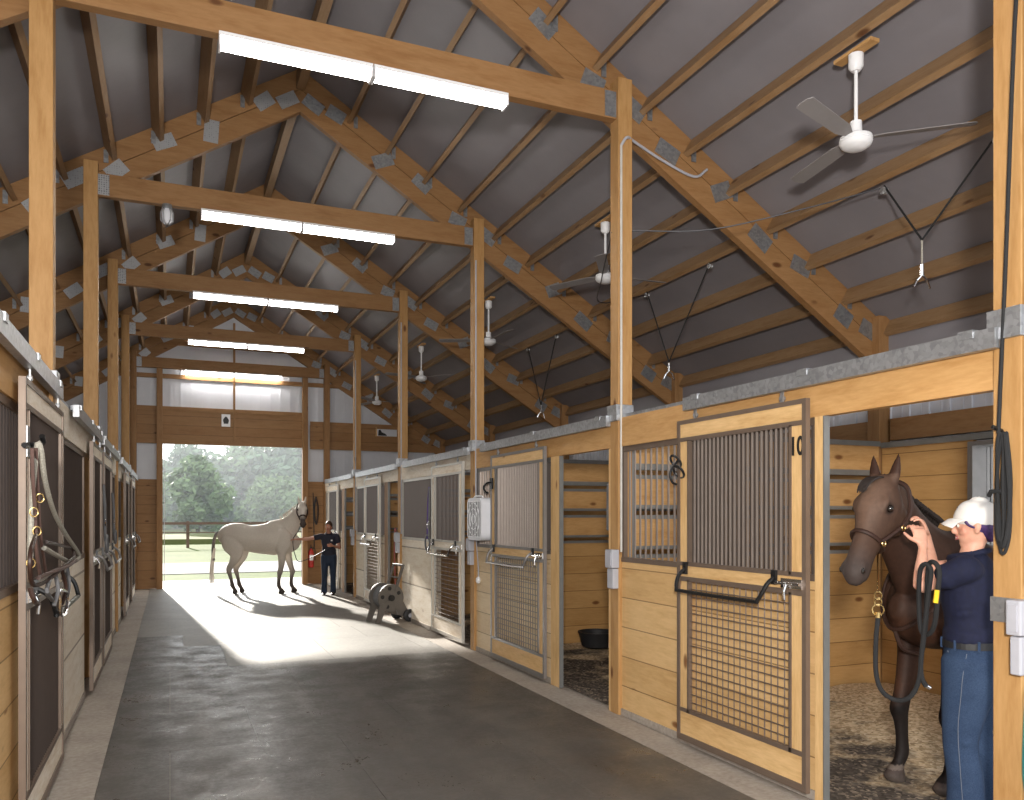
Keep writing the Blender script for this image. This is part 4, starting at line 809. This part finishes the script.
for k in range(60):
    t = rr.random(); a = V((.635, .215, 1.935)).lerp(V((-.12, 0, 1.66)), t); e = V((rr.uniform(-.02, .02), -rr.uniform(.07, .15), -rr.uniform(.12, .3)))
    st.append([a, a+V((0, -.03, .03)), a+e*.5+V((0, -.04, 0)), a+e])
hair(bh, 'mane', M['mane'], st, .011)
hair(bh, 'forelock', M['mane'], [[hp(-.05, .05, s_*.9), hp(.0, .115, s_), hp(.10, .142, s_*.8-.02), hp(.15+.05*rr.random(), .138, s_*.7-.03)] for s_ in [rr.uniform(-.05, .03) for k in range(26)]], .008)
hair(bh, 'tail', M['mane'], [[(-1.46, y, 1.33), (-1.58, y*1.5, 1.2), (-1.6, y*2, .8), (-1.57, y*2, .45)] for y in [rr.uniform(-.04, .04) for k in range(22)]], .02)
def head_ring(par, name, t, hp, S, a, b, off, m, r, tilt=0, part=None):
    pts = []
    for k in range(20): an = 2*math.pi*k/20; pts.append(hp(t+tilt*math.sin(an), off+b*math.sin(an), a*math.cos(an)))
    return MB().tube(pts, r, 6, True).build(name, m, par, smooth=True)
ha = MB()
for q in (1, -1): ha.tube([hp(.60, -.012, q*.082), hp(.48, -.06, q*.094), hp(.34, -.095, q*.119), hp(.18, -.115, q*.122), hp(.04, -.09, q*.112), hp(-.07, -.05, q*.085), hp(-.11, -.02, 0)], .0135, 6, smooth=5)
ha.tube([hp(.36, -.10, .119), hp(.37, -.16, .075), hp(.375, -.185, 0), hp(.37, -.16, -.075), hp(.36, -.10, -.119)], .0105, 6, smooth=4)
hal = ha.build('halter', M['leather'], bh, smooth=True); head_ring(hal, 'noseband', .60, hp, S, .081, .108, -.008, M['leather'], .0125, -.02)
for q in (1, -1):
    for (t_, u_, s_) in ((.60, -.03, .090), (.36, -.10, .126)): c = hp(t_, u_, q*s_); MB().tube([c+D*.015*math.cos(a)+U*.015*math.sin(a) for a in [k*math.pi/7 for k in range(14)]], .0045, 6, True).build('brass_ring', M['brass'], hal, smooth=True)
bs_ = MB().tube([(-.05, .18, 1.50), (.10, .235, 1.36), (.22, .20, 1.18), (.30, .10, 1.06), (.335, 0, 1.02), (.30, -.10, 1.06), (.22, -.20, 1.18), (.10, -.235, 1.36), (-.05, -.18, 1.50)], .014, 7, smooth=5).build('breast_collar', M['leather'], bh, smooth=True); MB().tube([(.335, 0, 1.02), (.27, 0, .90), (.12, 0, .85)], .013, 7, smooth=4).build('girth_strap', M['leather'], bs_, smooth=True)
# lead rope with brass snap
lr = thing('lead_rope', 'black lead rope with brass snap looping from the brown horse halter', 'rope', (3.75, 3.5, .6)); P = Part(lr)
W2 = lambda p: bh.matrix_basis @ V(p)
jaw = W2(hp(.60, -.118, 0))
rp = lambda x, y, d: (lambda r: V((r.x*d, r.y*d, CAMZ+r.z*d)))(ray(x, y))
a1 = rp(878, 592, 4.42); 
P(MB().tube([jaw, jaw.lerp(a1, .5), a1], .006, 6), 'chin_link', M['brass'])
for k in range(3): c = a1+V((0, 0, -.02-.034*k)); P(MB().tube([c+V((.013*math.cos(a), -.013*math.cos(a), .022*math.sin(a))) if k != 2 else c+V((.024*math.cos(a), -.018*math.cos(a), .03*math.sin(a)-.01)) for a in [j*math.pi/6 for j in range(12)]], .0045, 6, True), 'brass_snap', M['brass'], smooth=True)
e1 = a1+V((0, 0, -.14)); P(MB().cyl(a1+V((0, 0, -.11)), e1, .013, 10), 'brass_clamp', M['brass'])
P(MB().tube([e1, rp(876, 640, 4.42), rp(876, 672, 4.42), rp(882, 691, 4.40), rp(896, 700, 4.37), rp(910, 697, 4.32), rp(919, 680, 4.29), rp(922, 650, 4.26), rp(926, 615, 4.2), rp(929, 590, 4.17), rp(931, 570, 4.15), rp(925, 564, 4.18), rp(920, 572, 4.23), rp(919, 600, 4.27), rp(921, 630, 4.27), rp(929, 634, 4.22), rp(935, 622, 4.16), rp(938, 590, 4.10), rp(939, 570, 4.09), rp(933, 562, 4.12), rp(928, 570, 4.2), rp(926, 620, 4.26), rp(921, 660, 4.28), rp(922, 678, 4.28), rp(926, 686, 4.28)], .0125, 8, smooth=5), 'rope', M['rope'], smooth=True)
P(MB().cyl(rp(925, 685, 4.28), rp(930, 688, 4.28), .011), 'chrome_tip', M['chrome'])
# grey horse in the doorway
gh = thing('grey_horse', 'pale grey horse standing side-on in the bright far doorway', 'horse', (2.37, 18.68, .003), math.radians(-23))
def grey(co, hp, D, S, U, P, ln):
    c = mixc((.66, .60, .53), (.54, .48, .42), .5+.6*noise.noise(V(co)*2.5)); d = V(co)-P; t = d.dot(D)/ln
    if -.1 < t < 1.25 and abs(d.dot(S)) < .16 and abs(d.dot(U)) < .2: c = mixc((.66, .6, .54), (.07, .055, .05), (t-.55)*4.5)
    elif co.z < .8: c = mixc(c, (.10, .08, .07), (.80-co.z)*1.9)
    if co.z < .08: c = (.06, .05, .045)
    return c
hp2, D2, S2, U2, ln2 = horse(gh, [((-.22, 0, 1.30), .16, .33), ((.02, -.01, 1.42), .13, .27), ((.18, -.06, 1.57), .105, .205), ((.30, -.12, 1.72), .09, .165), ((.39, -.19, 1.84), .076, .13), ((.44, -.25, 1.93), .066, .10)], (.445, -.27, 1.965), (.54, -.56, 1.50), grey, .017, hind=(-.98, -1.03), fore=(.09, -.10), ears=.19)
hair(gh, 'mane', M['silvermane'], [[a, a+V((-.03, .03, .03)), a+V((-.02, .08, -.05)), a+V((0, .11, -rr.uniform(.1, .2)))] for a in [V((.42, -.24, 2.0)).lerp(V((-.12, 0, 1.66)), rr.random()) for k in range(36)]], .012)
hair(gh, 'forelock', M['silvermane'], [[hp2(-.04, .04, s_), hp2(.02, .11, s_), hp2(.2, .12, s_*.6)] for s_ in (-.03, -.01, .01, .03)], .012)
tl = hair(gh, 'tail', M['dktail'], [[(-1.43, y, 1.36), (-1.53, y*1.6, 1.34), (-1.60, y*2, 1.15), (-1.62, y*2.2, .85), (-1.60, y*2, .72)] for y in [rr.uniform(-.04, .04) for k in range(24)]], .022)
hair(gh, 'tail_tips', M['silvermane'], [[(-1.58, y, 1.0), (-1.62, y*2, .72), (-1.64, y*2.4, .45), (-1.62+rr.uniform(-.05, .03), y*2.6, .22)] for y in [rr.uniform(-.05, .05) for k in range(18)]], .014)
h2 = MB()
for q in (1, -1): h2.tube([hp2(.60, -.012, q*.072), hp2(.34, -.085, q*.108), hp2(.1, -.09, q*.108), hp2(-.08, -.04, q*.08), hp2(-.11, -.01, 0)], .014, 6, smooth=4)
hal2 = h2.build('halter', M['leather'], gh, smooth=True); head_ring(hal2, 'noseband', .60, hp2, S2, .074, .10, -.008, M['leather'], .015)

# ================================================================== PEOPLE
def hand(mb, wr, f, nrm, thumb, s=1, curl=.5, r=.0078):
    """palm, four unequal bent fingers and a thumb leaving the side of the palm; nrm = palm side, thumb = side of the thumb"""
    f = V(f).normalized(); nrm = V(nrm); nrm = (nrm-f*nrm.dot(f)).normalized(); sd = V(thumb); sd = (sd-f*sd.dot(f)-nrm*sd.dot(nrm)).normalized(); wr = V(wr)
    mb.loft([(wr-f*.02*s, .024*s, .019*s), (wr+f*.02*s, .030*s, .017*s), (wr+f*.055*s, .038*s, .0155*s), (wr+f*.088*s, .037*s, .012*s)], side=sd, n=14)
    for k, (off, ln_) in enumerate(((.029, .072), (.0095, .08), (-.0095, .075), (-.028, .058))):
        p = wr+f*.082*s+sd*off*s; d = (f+sd*off*2.2).normalized(); pts = [(p-d*.02*s, r*1.15*s, r*1.15*s)]; c = curl*(.9+.12*k)
        for j, fr in enumerate((.45, .32, .23)):
            an = c*(j+.45)*.75; dd = (d*math.cos(an)+nrm*math.sin(an)).normalized(); p = p+dd*ln_*fr*s; pts.append((p, r*(1.05-.12*j)*s, r*(1.05-.12*j)*s))
        mb.loft(pts, side=sd, n=8, sub=3)
    p = wr+f*.025*s+sd*.026*s; d = (f*.62+sd*.7+nrm*.35).normalized(); d2 = (f*.85+sd*.25+nrm*.45).normalized()
    mb.loft([(p-d*.012*s, .012*s, .012*s), (p+d*.03*s, .0105*s, .0105*s), (p+d*.035*s+d2*.028*s, .009*s, .009*s), (p+d*.035*s+d2*.05*s, .007*s, .007*s)], side=nrm, n=8, sub=3)
def person(root, J, voxel, skin, s=1.0, head_yaw=0, head_tilt=0, smile=False):
    mb = MB(); up = 1
    cz = J['chin']; yw = head_yaw; hf = V((math.cos(yw), math.sin(yw), 0)); hs = V((-hf.y, hf.x, 0)); c0 = V(J.get('head', (.03, 0, 0)))
    tl_ = V((0, 0, 1))-hf*head_tilt; tl_.normalize(); hz = lambda f, z, y=0: V((c0.x, c0.y, cz))+hf*f*s+tl_*z*s+hs*y*s
    mb.loft([(hz(.058, .008), .024*s, .026*s), (hz(.045, .025), .042*s, .050*s), (hz(.022, .060), .058*s, .076*s), (hz(.008, .10), .068*s, .090*s), (hz(-.002, .14), .073*s, .097*s), (hz(-.008, .18), .068*s, .090*s), (hz(-.01, .21), .048*s, .065*s), (hz(-.01, .222), .025*s, .035*s)], side=hs, n=20)
    mb.loft([(hz(.083, .125), .009*s, .010*s), (hz(.098, .098), .011*s, .012*s), (hz(.107, .082), .014*s, .012*s), (hz(.092, .072), .013*s, .010*s)], side=hs, n=10)  # nose
    mb.loft([(hz(.083, .134, -.032), .008*s, .009*s), (hz(.09, .136, 0), .008*s, .008*s), (hz(.083, .134, .032), .008*s, .009*s)], side=(0, 0, 1), n=8)     # brow
    mb.loft([(hz(.080, .050, -.018), .006*s, .007*s), (hz(.089, .05), .009*s, .009*s), (hz(.080, .050, .018), .006*s, .007*s)], side=(0, 0, 1), n=8)          # mouth
    mb.loft([(hz(.066, .018), .018*s, .014*s), (hz(.072, .022), .016*s, .012*s)], side=hs, n=8)                                                            # chin
    for q in (1, -1):
        mb.loft([(hz(-.005, .075, q*.068), .006*s, .010*s), (hz(-.010, .10, q*.076), .008*s, .016*s), (hz(-.012, .128, q*.074), .007*s, .013*s)], side=hs, n=8)
        mb.loft([(hz(.066, .075, q*.036), .014*s, .014*s), (hz(.05, .085, q*.05), .014*s, .018*s)], side=hs, n=8)                                             # cheek
    sz = J['shz']; L = mb.loft
    L([(V((-.02, 0, sz-.02)), .072*s, .065*s), (V((0, 0, sz+.035)), .056*s, .058*s), (V((c0.x*.6, c0.y*.6, cz+.02)), .047*s, .050*s), (hz(-.01, .07), .05*s, .055*s)], side=(0, 1, 0))
    hzp = J['hip']; L([(V((0, 0, hzp-.04)), .15*s, .105*s), (V((0, 0, hzp+.08)), .145*s, .10*s), (V((0, 0, hzp+.20)), .125*s, .09*s), (V((0, 0, sz-.16)), .155*s, .105*s), (V((-.01, 0, sz-.05)), .15*s, .085*s), (V((-.01, 0, sz)), .09*s, .06*s)])
    for q, k in ((1, 'L'), (-1, 'R')):
        A, B, W_ = [V(p) for p in J['arm'+k]]; L([(A+V((-.005, -q*.05, .01)), .05*s, .055*s), (A, .052*s, .055*s), (A.lerp(B, .5), .043*s, .046*s), (B, .036*s, .038*s)], side=(0, 1, .3)); L([(B, .036*s, .038*s), (B.lerp(W_, .3), .039*s, .037*s), (B.lerp(W_, .8), .027*s, .024*s), (W_, .024*s, .02*s)], side=(0, 1, .3))
        H, K, F = [V(p) for p in J['leg'+k]]; L([(H+V((0, 0, .03)), .085*s, .10*s), (H.lerp(K, .35), .078*s, .086*s), (K, .053*s, .058*s), (K.lerp(F, .35), .05*s, .058*s), (F+V((0, 0, .03)), .034*s, .038*s), (F, .034*s, .04*s)]); L([(F+V((-.03, 0, -.03)), .034*s, .03*s), (F+V((.06, 0, -.045)), .04*s, .028*s), (F+V((.15, 0, -.055)), .035*s, .018*s)], side=(0, 1, 0))
        hd = J['hand'+k]; hand(mb, W_, hd[0], hd[1], hd[2], s*1.02, hd[3], .0088 if voxel > .008 else .0078)
    lips = hz(.092, .05)
    def colr(co):
        c = skin; c = mixc(c, (skin[0]*.95, skin[1]*.8, skin[2]*.76), .35+.4*noise.noise(V(co)*14))
        if (V(co)-hz(.055, .08, .045)).length < .03*s or (V(co)-hz(.055, .08, -.045)).length < .03*s: c = mixc(c, (skin[0], skin[1]*.8, skin[2]*.78), .4)
        return c+(1,)
    body = fused(mb, 'body', M['skin'], root, voxel, 3, colr)
    for q in (1, -1):
        e = MB(); e.cur = 0; e.ball(hz(.079, .112, q*.030), .0115*s); e.cur = 1; e.ball(hz(.0865, .112, q*.031), .0062*s); e.build('eye', [M['tooth'], M['eye']], root, smooth=True)
        MB().tube([hz(.088, .128, q*.016), hz(.0915, .133, q*.03), hz(.083, .129, q*.047)], .0032*s, 6, smooth=4).build('eyebrow', M['hairb'], root)
    lp = MB(); lp.tube([hz(.086, .053, -.024), hz(.0965, .055, 0), hz(.086, .053, .024)], .0045*s, 6, smooth=5).tube([hz(.085, .044, -.020), hz(.0955, .040, 0), hz(.085, .044, .020)], .005*s, 6, smooth=5); lp.build('lips', M['lips'], root, smooth=True)
    if smile: MB().tube([hz(.088, .0485, -.018), hz(.0955, .0475, 0), hz(.088, .0485, .018)], .0035*s, 6, smooth=5).build('teeth', M['tooth'], root)
    return hz, hf, hs
def shirt(root, J, s, m, voxel, hem):
    mb = MB(); L = mb.loft; sz = J['shz']; hzp = J['hip']
    L([(V((0, 0, hem)), .172*s, .136*s), (V((0, 0, hzp+.10)), .168*s, .134*s), (V((0, 0, hzp+.22)), .154*s, .128*s), (V((.005, 0, sz-.17)), .175*s, .142*s), (V((-.005, 0, sz-.05)), .172*s, .108*s), (V((-.01, 0, sz+.005)), .12*s, .082*s), (V((-.008, 0, sz+.03)), .072*s, .068*s)], n=24)
    for q, k in ((1, 'L'), (-1, 'R')):
        A, B, W_ = [V(p) for p in J['arm'+k]]; L([(A+V((-.01, -q*.07, -.005)), .07*s, .075*s), (A+V((0, 0, .004)), .071*s, .073*s), (A.lerp(B, .28), .067*s, .069*s), (A.lerp(B, .46), .067*s, .069*s), (A.lerp(B, .48), .065*s, .067*s)], side=(0, 1, .3))
    for k in range(9):
        z = hem+.03+.045*k; a = rr.uniform(-1, 1); mb.tube([(.10*s*math.cos(a+j*.5), .155*s*math.sin(a+j*.5), z+.012*j) for j in range(4)], [.022, .012], 7, smooth=3)
    o = fused(mb, 'shirt', m, root, voxel, 3)
    cm = MB(); cm.tube([(-.01+.07*s*math.cos(a), .069*s*math.sin(a), sz+.042-.022*math.cos(a)) for a in [j*math.pi/10 for j in range(20)]], .016*s, 8, True); cm.build('collar', m, o, smooth=True); return o
def trousers(root, J, s, m, voxel, flare=1.0):
    mb = MB(); L = mb.loft; hzp = J['hip']
    L([(V((-.005, 0, hzp-.10)), .158*s, .148*s), (V((-.012, 0, hzp-.01)), .170*s, .154*s), (V((-.004, 0, hzp+.07)), .158*s, .138*s), (V((0, 0, hzp+.115)), .153*s, .130*s)], n=24)
    for k in 'LR':
        H, K, F = [V(p) for p in J['leg'+k]]; L([(H+V((-.01, 0, .06)), .098*s, .140*s), (H.lerp(K, .18)+V((-.012, 0, 0)), .097*s, .136*s), (H.lerp(K, .55), .084*s, .108*s), (K, .070*s, .086*s), (K.lerp(F, .4)+V((-.01, 0, 0)), .068*s*flare, .080*s*flare), (K.lerp(F, .8), .070*s*flare, .084*s*flare), (F+V((.0, 0, -.035)), .072*s*flare, .088*s*flare)], n=20)
        for j in range(5):
            z = K.z-.08+.05*j; q = K.lerp(F, max(0, (K.z-z)/(K.z-F.z))) if z < K.z else K.lerp(H, (z-K.z)/(H.z-K.z)); a0 = rr.uniform(1.4, 4); mb.tube([q+V((.070*s*math.cos(a0+i*.5), .062*s*math.sin(a0+i*.5), .012*i)) for i in range(4)], [.022, .010], 7, smooth=3)
    return fused(mb, 'jeans', m, root, voxel, 3)
def shoes(root, J, s, m):
    for k in 'LR':
        F = V(J['leg'+k][2]); MB().loft([(F+V((-.06, 0, -.045)), .036*s, .04*s), (F+V((.0, 0, -.035)), .045*s, .055*s), (F+V((.08, 0, -.052)), .047*s, .040*s), (F+V((.17, 0, -.065)), .042*s, .026*s), (F+V((.20, 0, -.07)), .025*s, .018*s)], n=14).build('shoe', m, root, smooth=True)
# woman at the brown horse
wm = thing('person', 'person in white cap, navy shirt and jeans reaching up to the brown horse', 'person', (4.0, 3.10, .012), math.radians(118))
JW = dict(chin=1.555, head=(-.025, 0, 0), shz=1.475, hip=.945, armL=((.0, .185, 1.44), (.205, .205, 1.345), (.225, .07, 1.56)), armR=((.0, -.185, 1.44), (.24, -.20, 1.42), (.245, -.115, 1.615)),
          handL=((.28, -.25, .9), (.7, -.75, -.45), (.75, .35, .2), 1.15), handR=((.15, .5, .8), (.8, .35, -.4), (-.3, .3, .8), 1.0), legL=((-.0, .095, .90), (.035, .10, .50), (.0, .11, .085)), legR=((-.0, -.095, .90), (.0, -.11, .50), (-.08, -.12, .085)))
hz, hf, hs = person(wm, JW, .0052, (.66, .37, .27), 1.03, .10, 0, True)
shirt(wm, JW, 1.02, M['navy'], .009, 1.105); jn = trousers(wm, JW, 1.0, M['denim'], .010, 1.12); shoes(wm, JW, 1.0, M['leather'])
bl = MB(); n_ = 40
for k in range(n_):
    a, b = 2*math.pi*k/n_, 2*math.pi*(k+1)/n_; P4 = lambda t, r_, z: (-.003+(.138+r_)*math.cos(t), (.162+r_)*math.sin(t), z)
    bl.poly([P4(a, .006, 1.018), P4(b, .006, 1.018), P4(b, .006, 1.056), P4(a, .006, 1.056), P4(a, -.004, 1.018), P4(b, -.004, 1.018), P4(b, -.004, 1.056), P4(a, -.004, 1.056)], [(0, 1, 2, 3), (5, 4, 7, 6), (3, 2, 6, 7), (1, 0, 4, 5)])
bl.build('belt', M['black'], wm)
for a in (.35, 1.2, 2.0, 2.9, -.6, -1.6): c = V((-.003+.144*math.cos(a), .168*math.sin(a), 0)); MB().box(c.x-.006, c.x+.006, c.y-.006, c.y+.006, 1.008, 1.064).build('belt_loop', M['denim'], wm)
MB().tube([(-.01, .178, 1.0), (.0, .188, .93), (.008, .196, .86), (.014, .196, .78), (.03, .184, .6), (.02, .186, .4), (.0, .20, .15)], .002, 5, smooth=4).build('side_seam', M['stitch'], jn)
MB().tube([(-.125, .075, .985), (-.14, .09, .93), (-.135, .10, .85), (-.115, .13, .83), (-.09, .155, .86), (-.085, .152, .97)], .003, 5, True).build('back_pocket', M['stitch'], jn)
MB().tube([(.09, .125, 1.0), (.07, .15, .97), (.035, .168, .955), (.015, .172, .985)], .003, 5, smooth=4).build('front_pocket', M['stitch'], jn)
# cap, hair, wrist loop
cp = MB(); sc3 = 1.03
cp.loft([(hz(.002, .132), .083*sc3, .108*sc3), (hz(-.002, .155), .084*sc3, .109*sc3), (hz(-.006, .19), .078*sc3, .10*sc3), (hz(-.01, .225), .060*sc3, .078*sc3), (hz(-.012, .243), .034*sc3, .044*sc3)], side=hs, n=24); cap = cp.build('baseball_cap', M['cap'], wm, smooth=True)
bs, top_ = [], []
for k in range(9):
    u = -1+2*k/8; bs.append((hz(.098-.05*u*u, .148-.006*u*u, u*.075), hz(.165-.06*u*u, .120-.022*u*u, u*.078)))
br = MB(); vs_ = []
for a, b in bs: m_ = a.lerp(b, .5)+V((0, 0, .008)); vs_ += [a, m_, b, a+V((0, 0, .006)), m_+V((0, 0, .006)), b+V((0, 0, .004))]
fs_ = []
for k in range(8): o = 6*k; fs_ += [(o, o+6, o+7, o+1), (o+1, o+7, o+8, o+2), (o+3, o+4, o+10, o+9), (o+4, o+5, o+11, o+10), (o+2, o+8, o+11, o+5), (o, o+3, o+9, o+6)]
br.poly(vs_, fs_+[(0, 1, 4, 3), (1, 2, 5, 4), (48, 51, 52, 49), (49, 52, 53, 50)]).build('cap_brim', M['cap'], cap, smooth=True)
MB().ball(hz(-.012, .258), .007).build('cap_button', M['cap'], cap); 
emb = MB().tube([hz(.085, .205, .02), hz(.088, .21, .0), hz(.085, .205, -.02)], .0035, 5, smooth=4).build('cap_emblem', M['dgrey'], cap)
hq = MB(); hq.loft([(hz(-.018, .13), .080, .092), (hz(-.045, .10), .070, .066), (hz(-.06, .07), .056, .048), (hz(-.068, .045), .04, .03)], side=hs, n=16); hq.build('purple_hair', M['hairp'], wm, smooth=True)
hair(wm, 'ponytail', M['hairp'], [[hz(-.10, .12, y), hz(-.14, .10, y*1.5), hz(-.15, .03, y*2), hz(-.135, -.06, y*1.6)] for y in [rr.uniform(-.022, .022) for k in range(16)]], .011)
for sg in (1, -1): hair(wm, 'side_strands', M['hairp'], [[hz(.045, .135, q*sg), hz(.03, .115, q*1.06*sg), hz(.0, .10, q*1.06*sg), hz(-.03, .08, q*sg)] for q in (.066, .070, .062)], .009)
wl = V(JW['armL'][1]).lerp(V(JW['armL'][2]), .9)
ln2_ = tag(MB().tube([rp(937, 590, 4.08), rp(936.5, 596, 4.08), rp(935.5, 603, 4.08)], .012, 8).build('yellow_handle', M['yellow'], smooth=True), 'small yellow grip hanging beside the navy shirt', 'grip')
# handler at the doorway
hn = thing('person', 'person in dark polo and jeans holding the grey horse by the right doorway jamb', 'person', (3.20, 17.95, .003), math.radians(-104))
JH = dict(chin=1.375, head=(.03, 0, 0), shz=1.30, hip=.83, armL=((.0, .165, 1.265), (-.0, .235, 1.02), (.19, .10, 1.07)), armR=((.0, -.165, 1.265), (.07, -.43, 1.22), (.09, -.68, 1.21)),
          handL=((.6, -.7, .1), (-1, 0, -.2), (0, 0, 1), .6), handR=((.1, -1, .1), (0, 0, -1), (1, 0, 0), 1.2), legL=((0, .085, .79), (.01, .09, .44), (0, .09, .08)), legR=((0, -.085, .79), (.03, -.09, .44), (.02, -.10, .08)))
hz2, hf2, hs2 = person(hn, JH, .009, (.52, .27, .19), .92, -.25)
M['polo'] = plain('dark_navy_polo', (.022, .022, .035, 1), .85)
shirt(hn, JH, .92, M['polo'], .012, .86); trousers(hn, JH, .90, M['dkdenim'], .013); shoes(hn, JH, .9, M['leather'])
hq = MB(); hq.loft([(hz2(-.03, .06), .062, .05), (hz2(-.03, .10), .072, .078), (hz2(-.018, .15), .074, .095), (hz2(-.012, .19), .071, .091), (hz2(-.012, .225), .05, .062)], side=hs2, n=18).ball(hz2(-.10, .19), .04); hq.build('dark_hair', M['hairb'], hn, smooth=True)
MB().box(.118, .124, .05, .085, 1.17, 1.2).build('chest_logo', M['cap'], hn)
tag(MB().tube([gh.matrix_basis @ hp2(.62, -.10, 0), (2.55, 17.95, 1.40), V(hn.matrix_basis @ V((.10, -.75, 1.20))), (2.45, 17.75, .9), (2.6, 17.8, .75), V(hn.matrix_basis @ V((.2, .06, 1.04)))], .009, 6, smooth=6).build('lead_rope', M['black'], smooth=True), 'dark lead rope between the grey horse and its handler', 'rope')
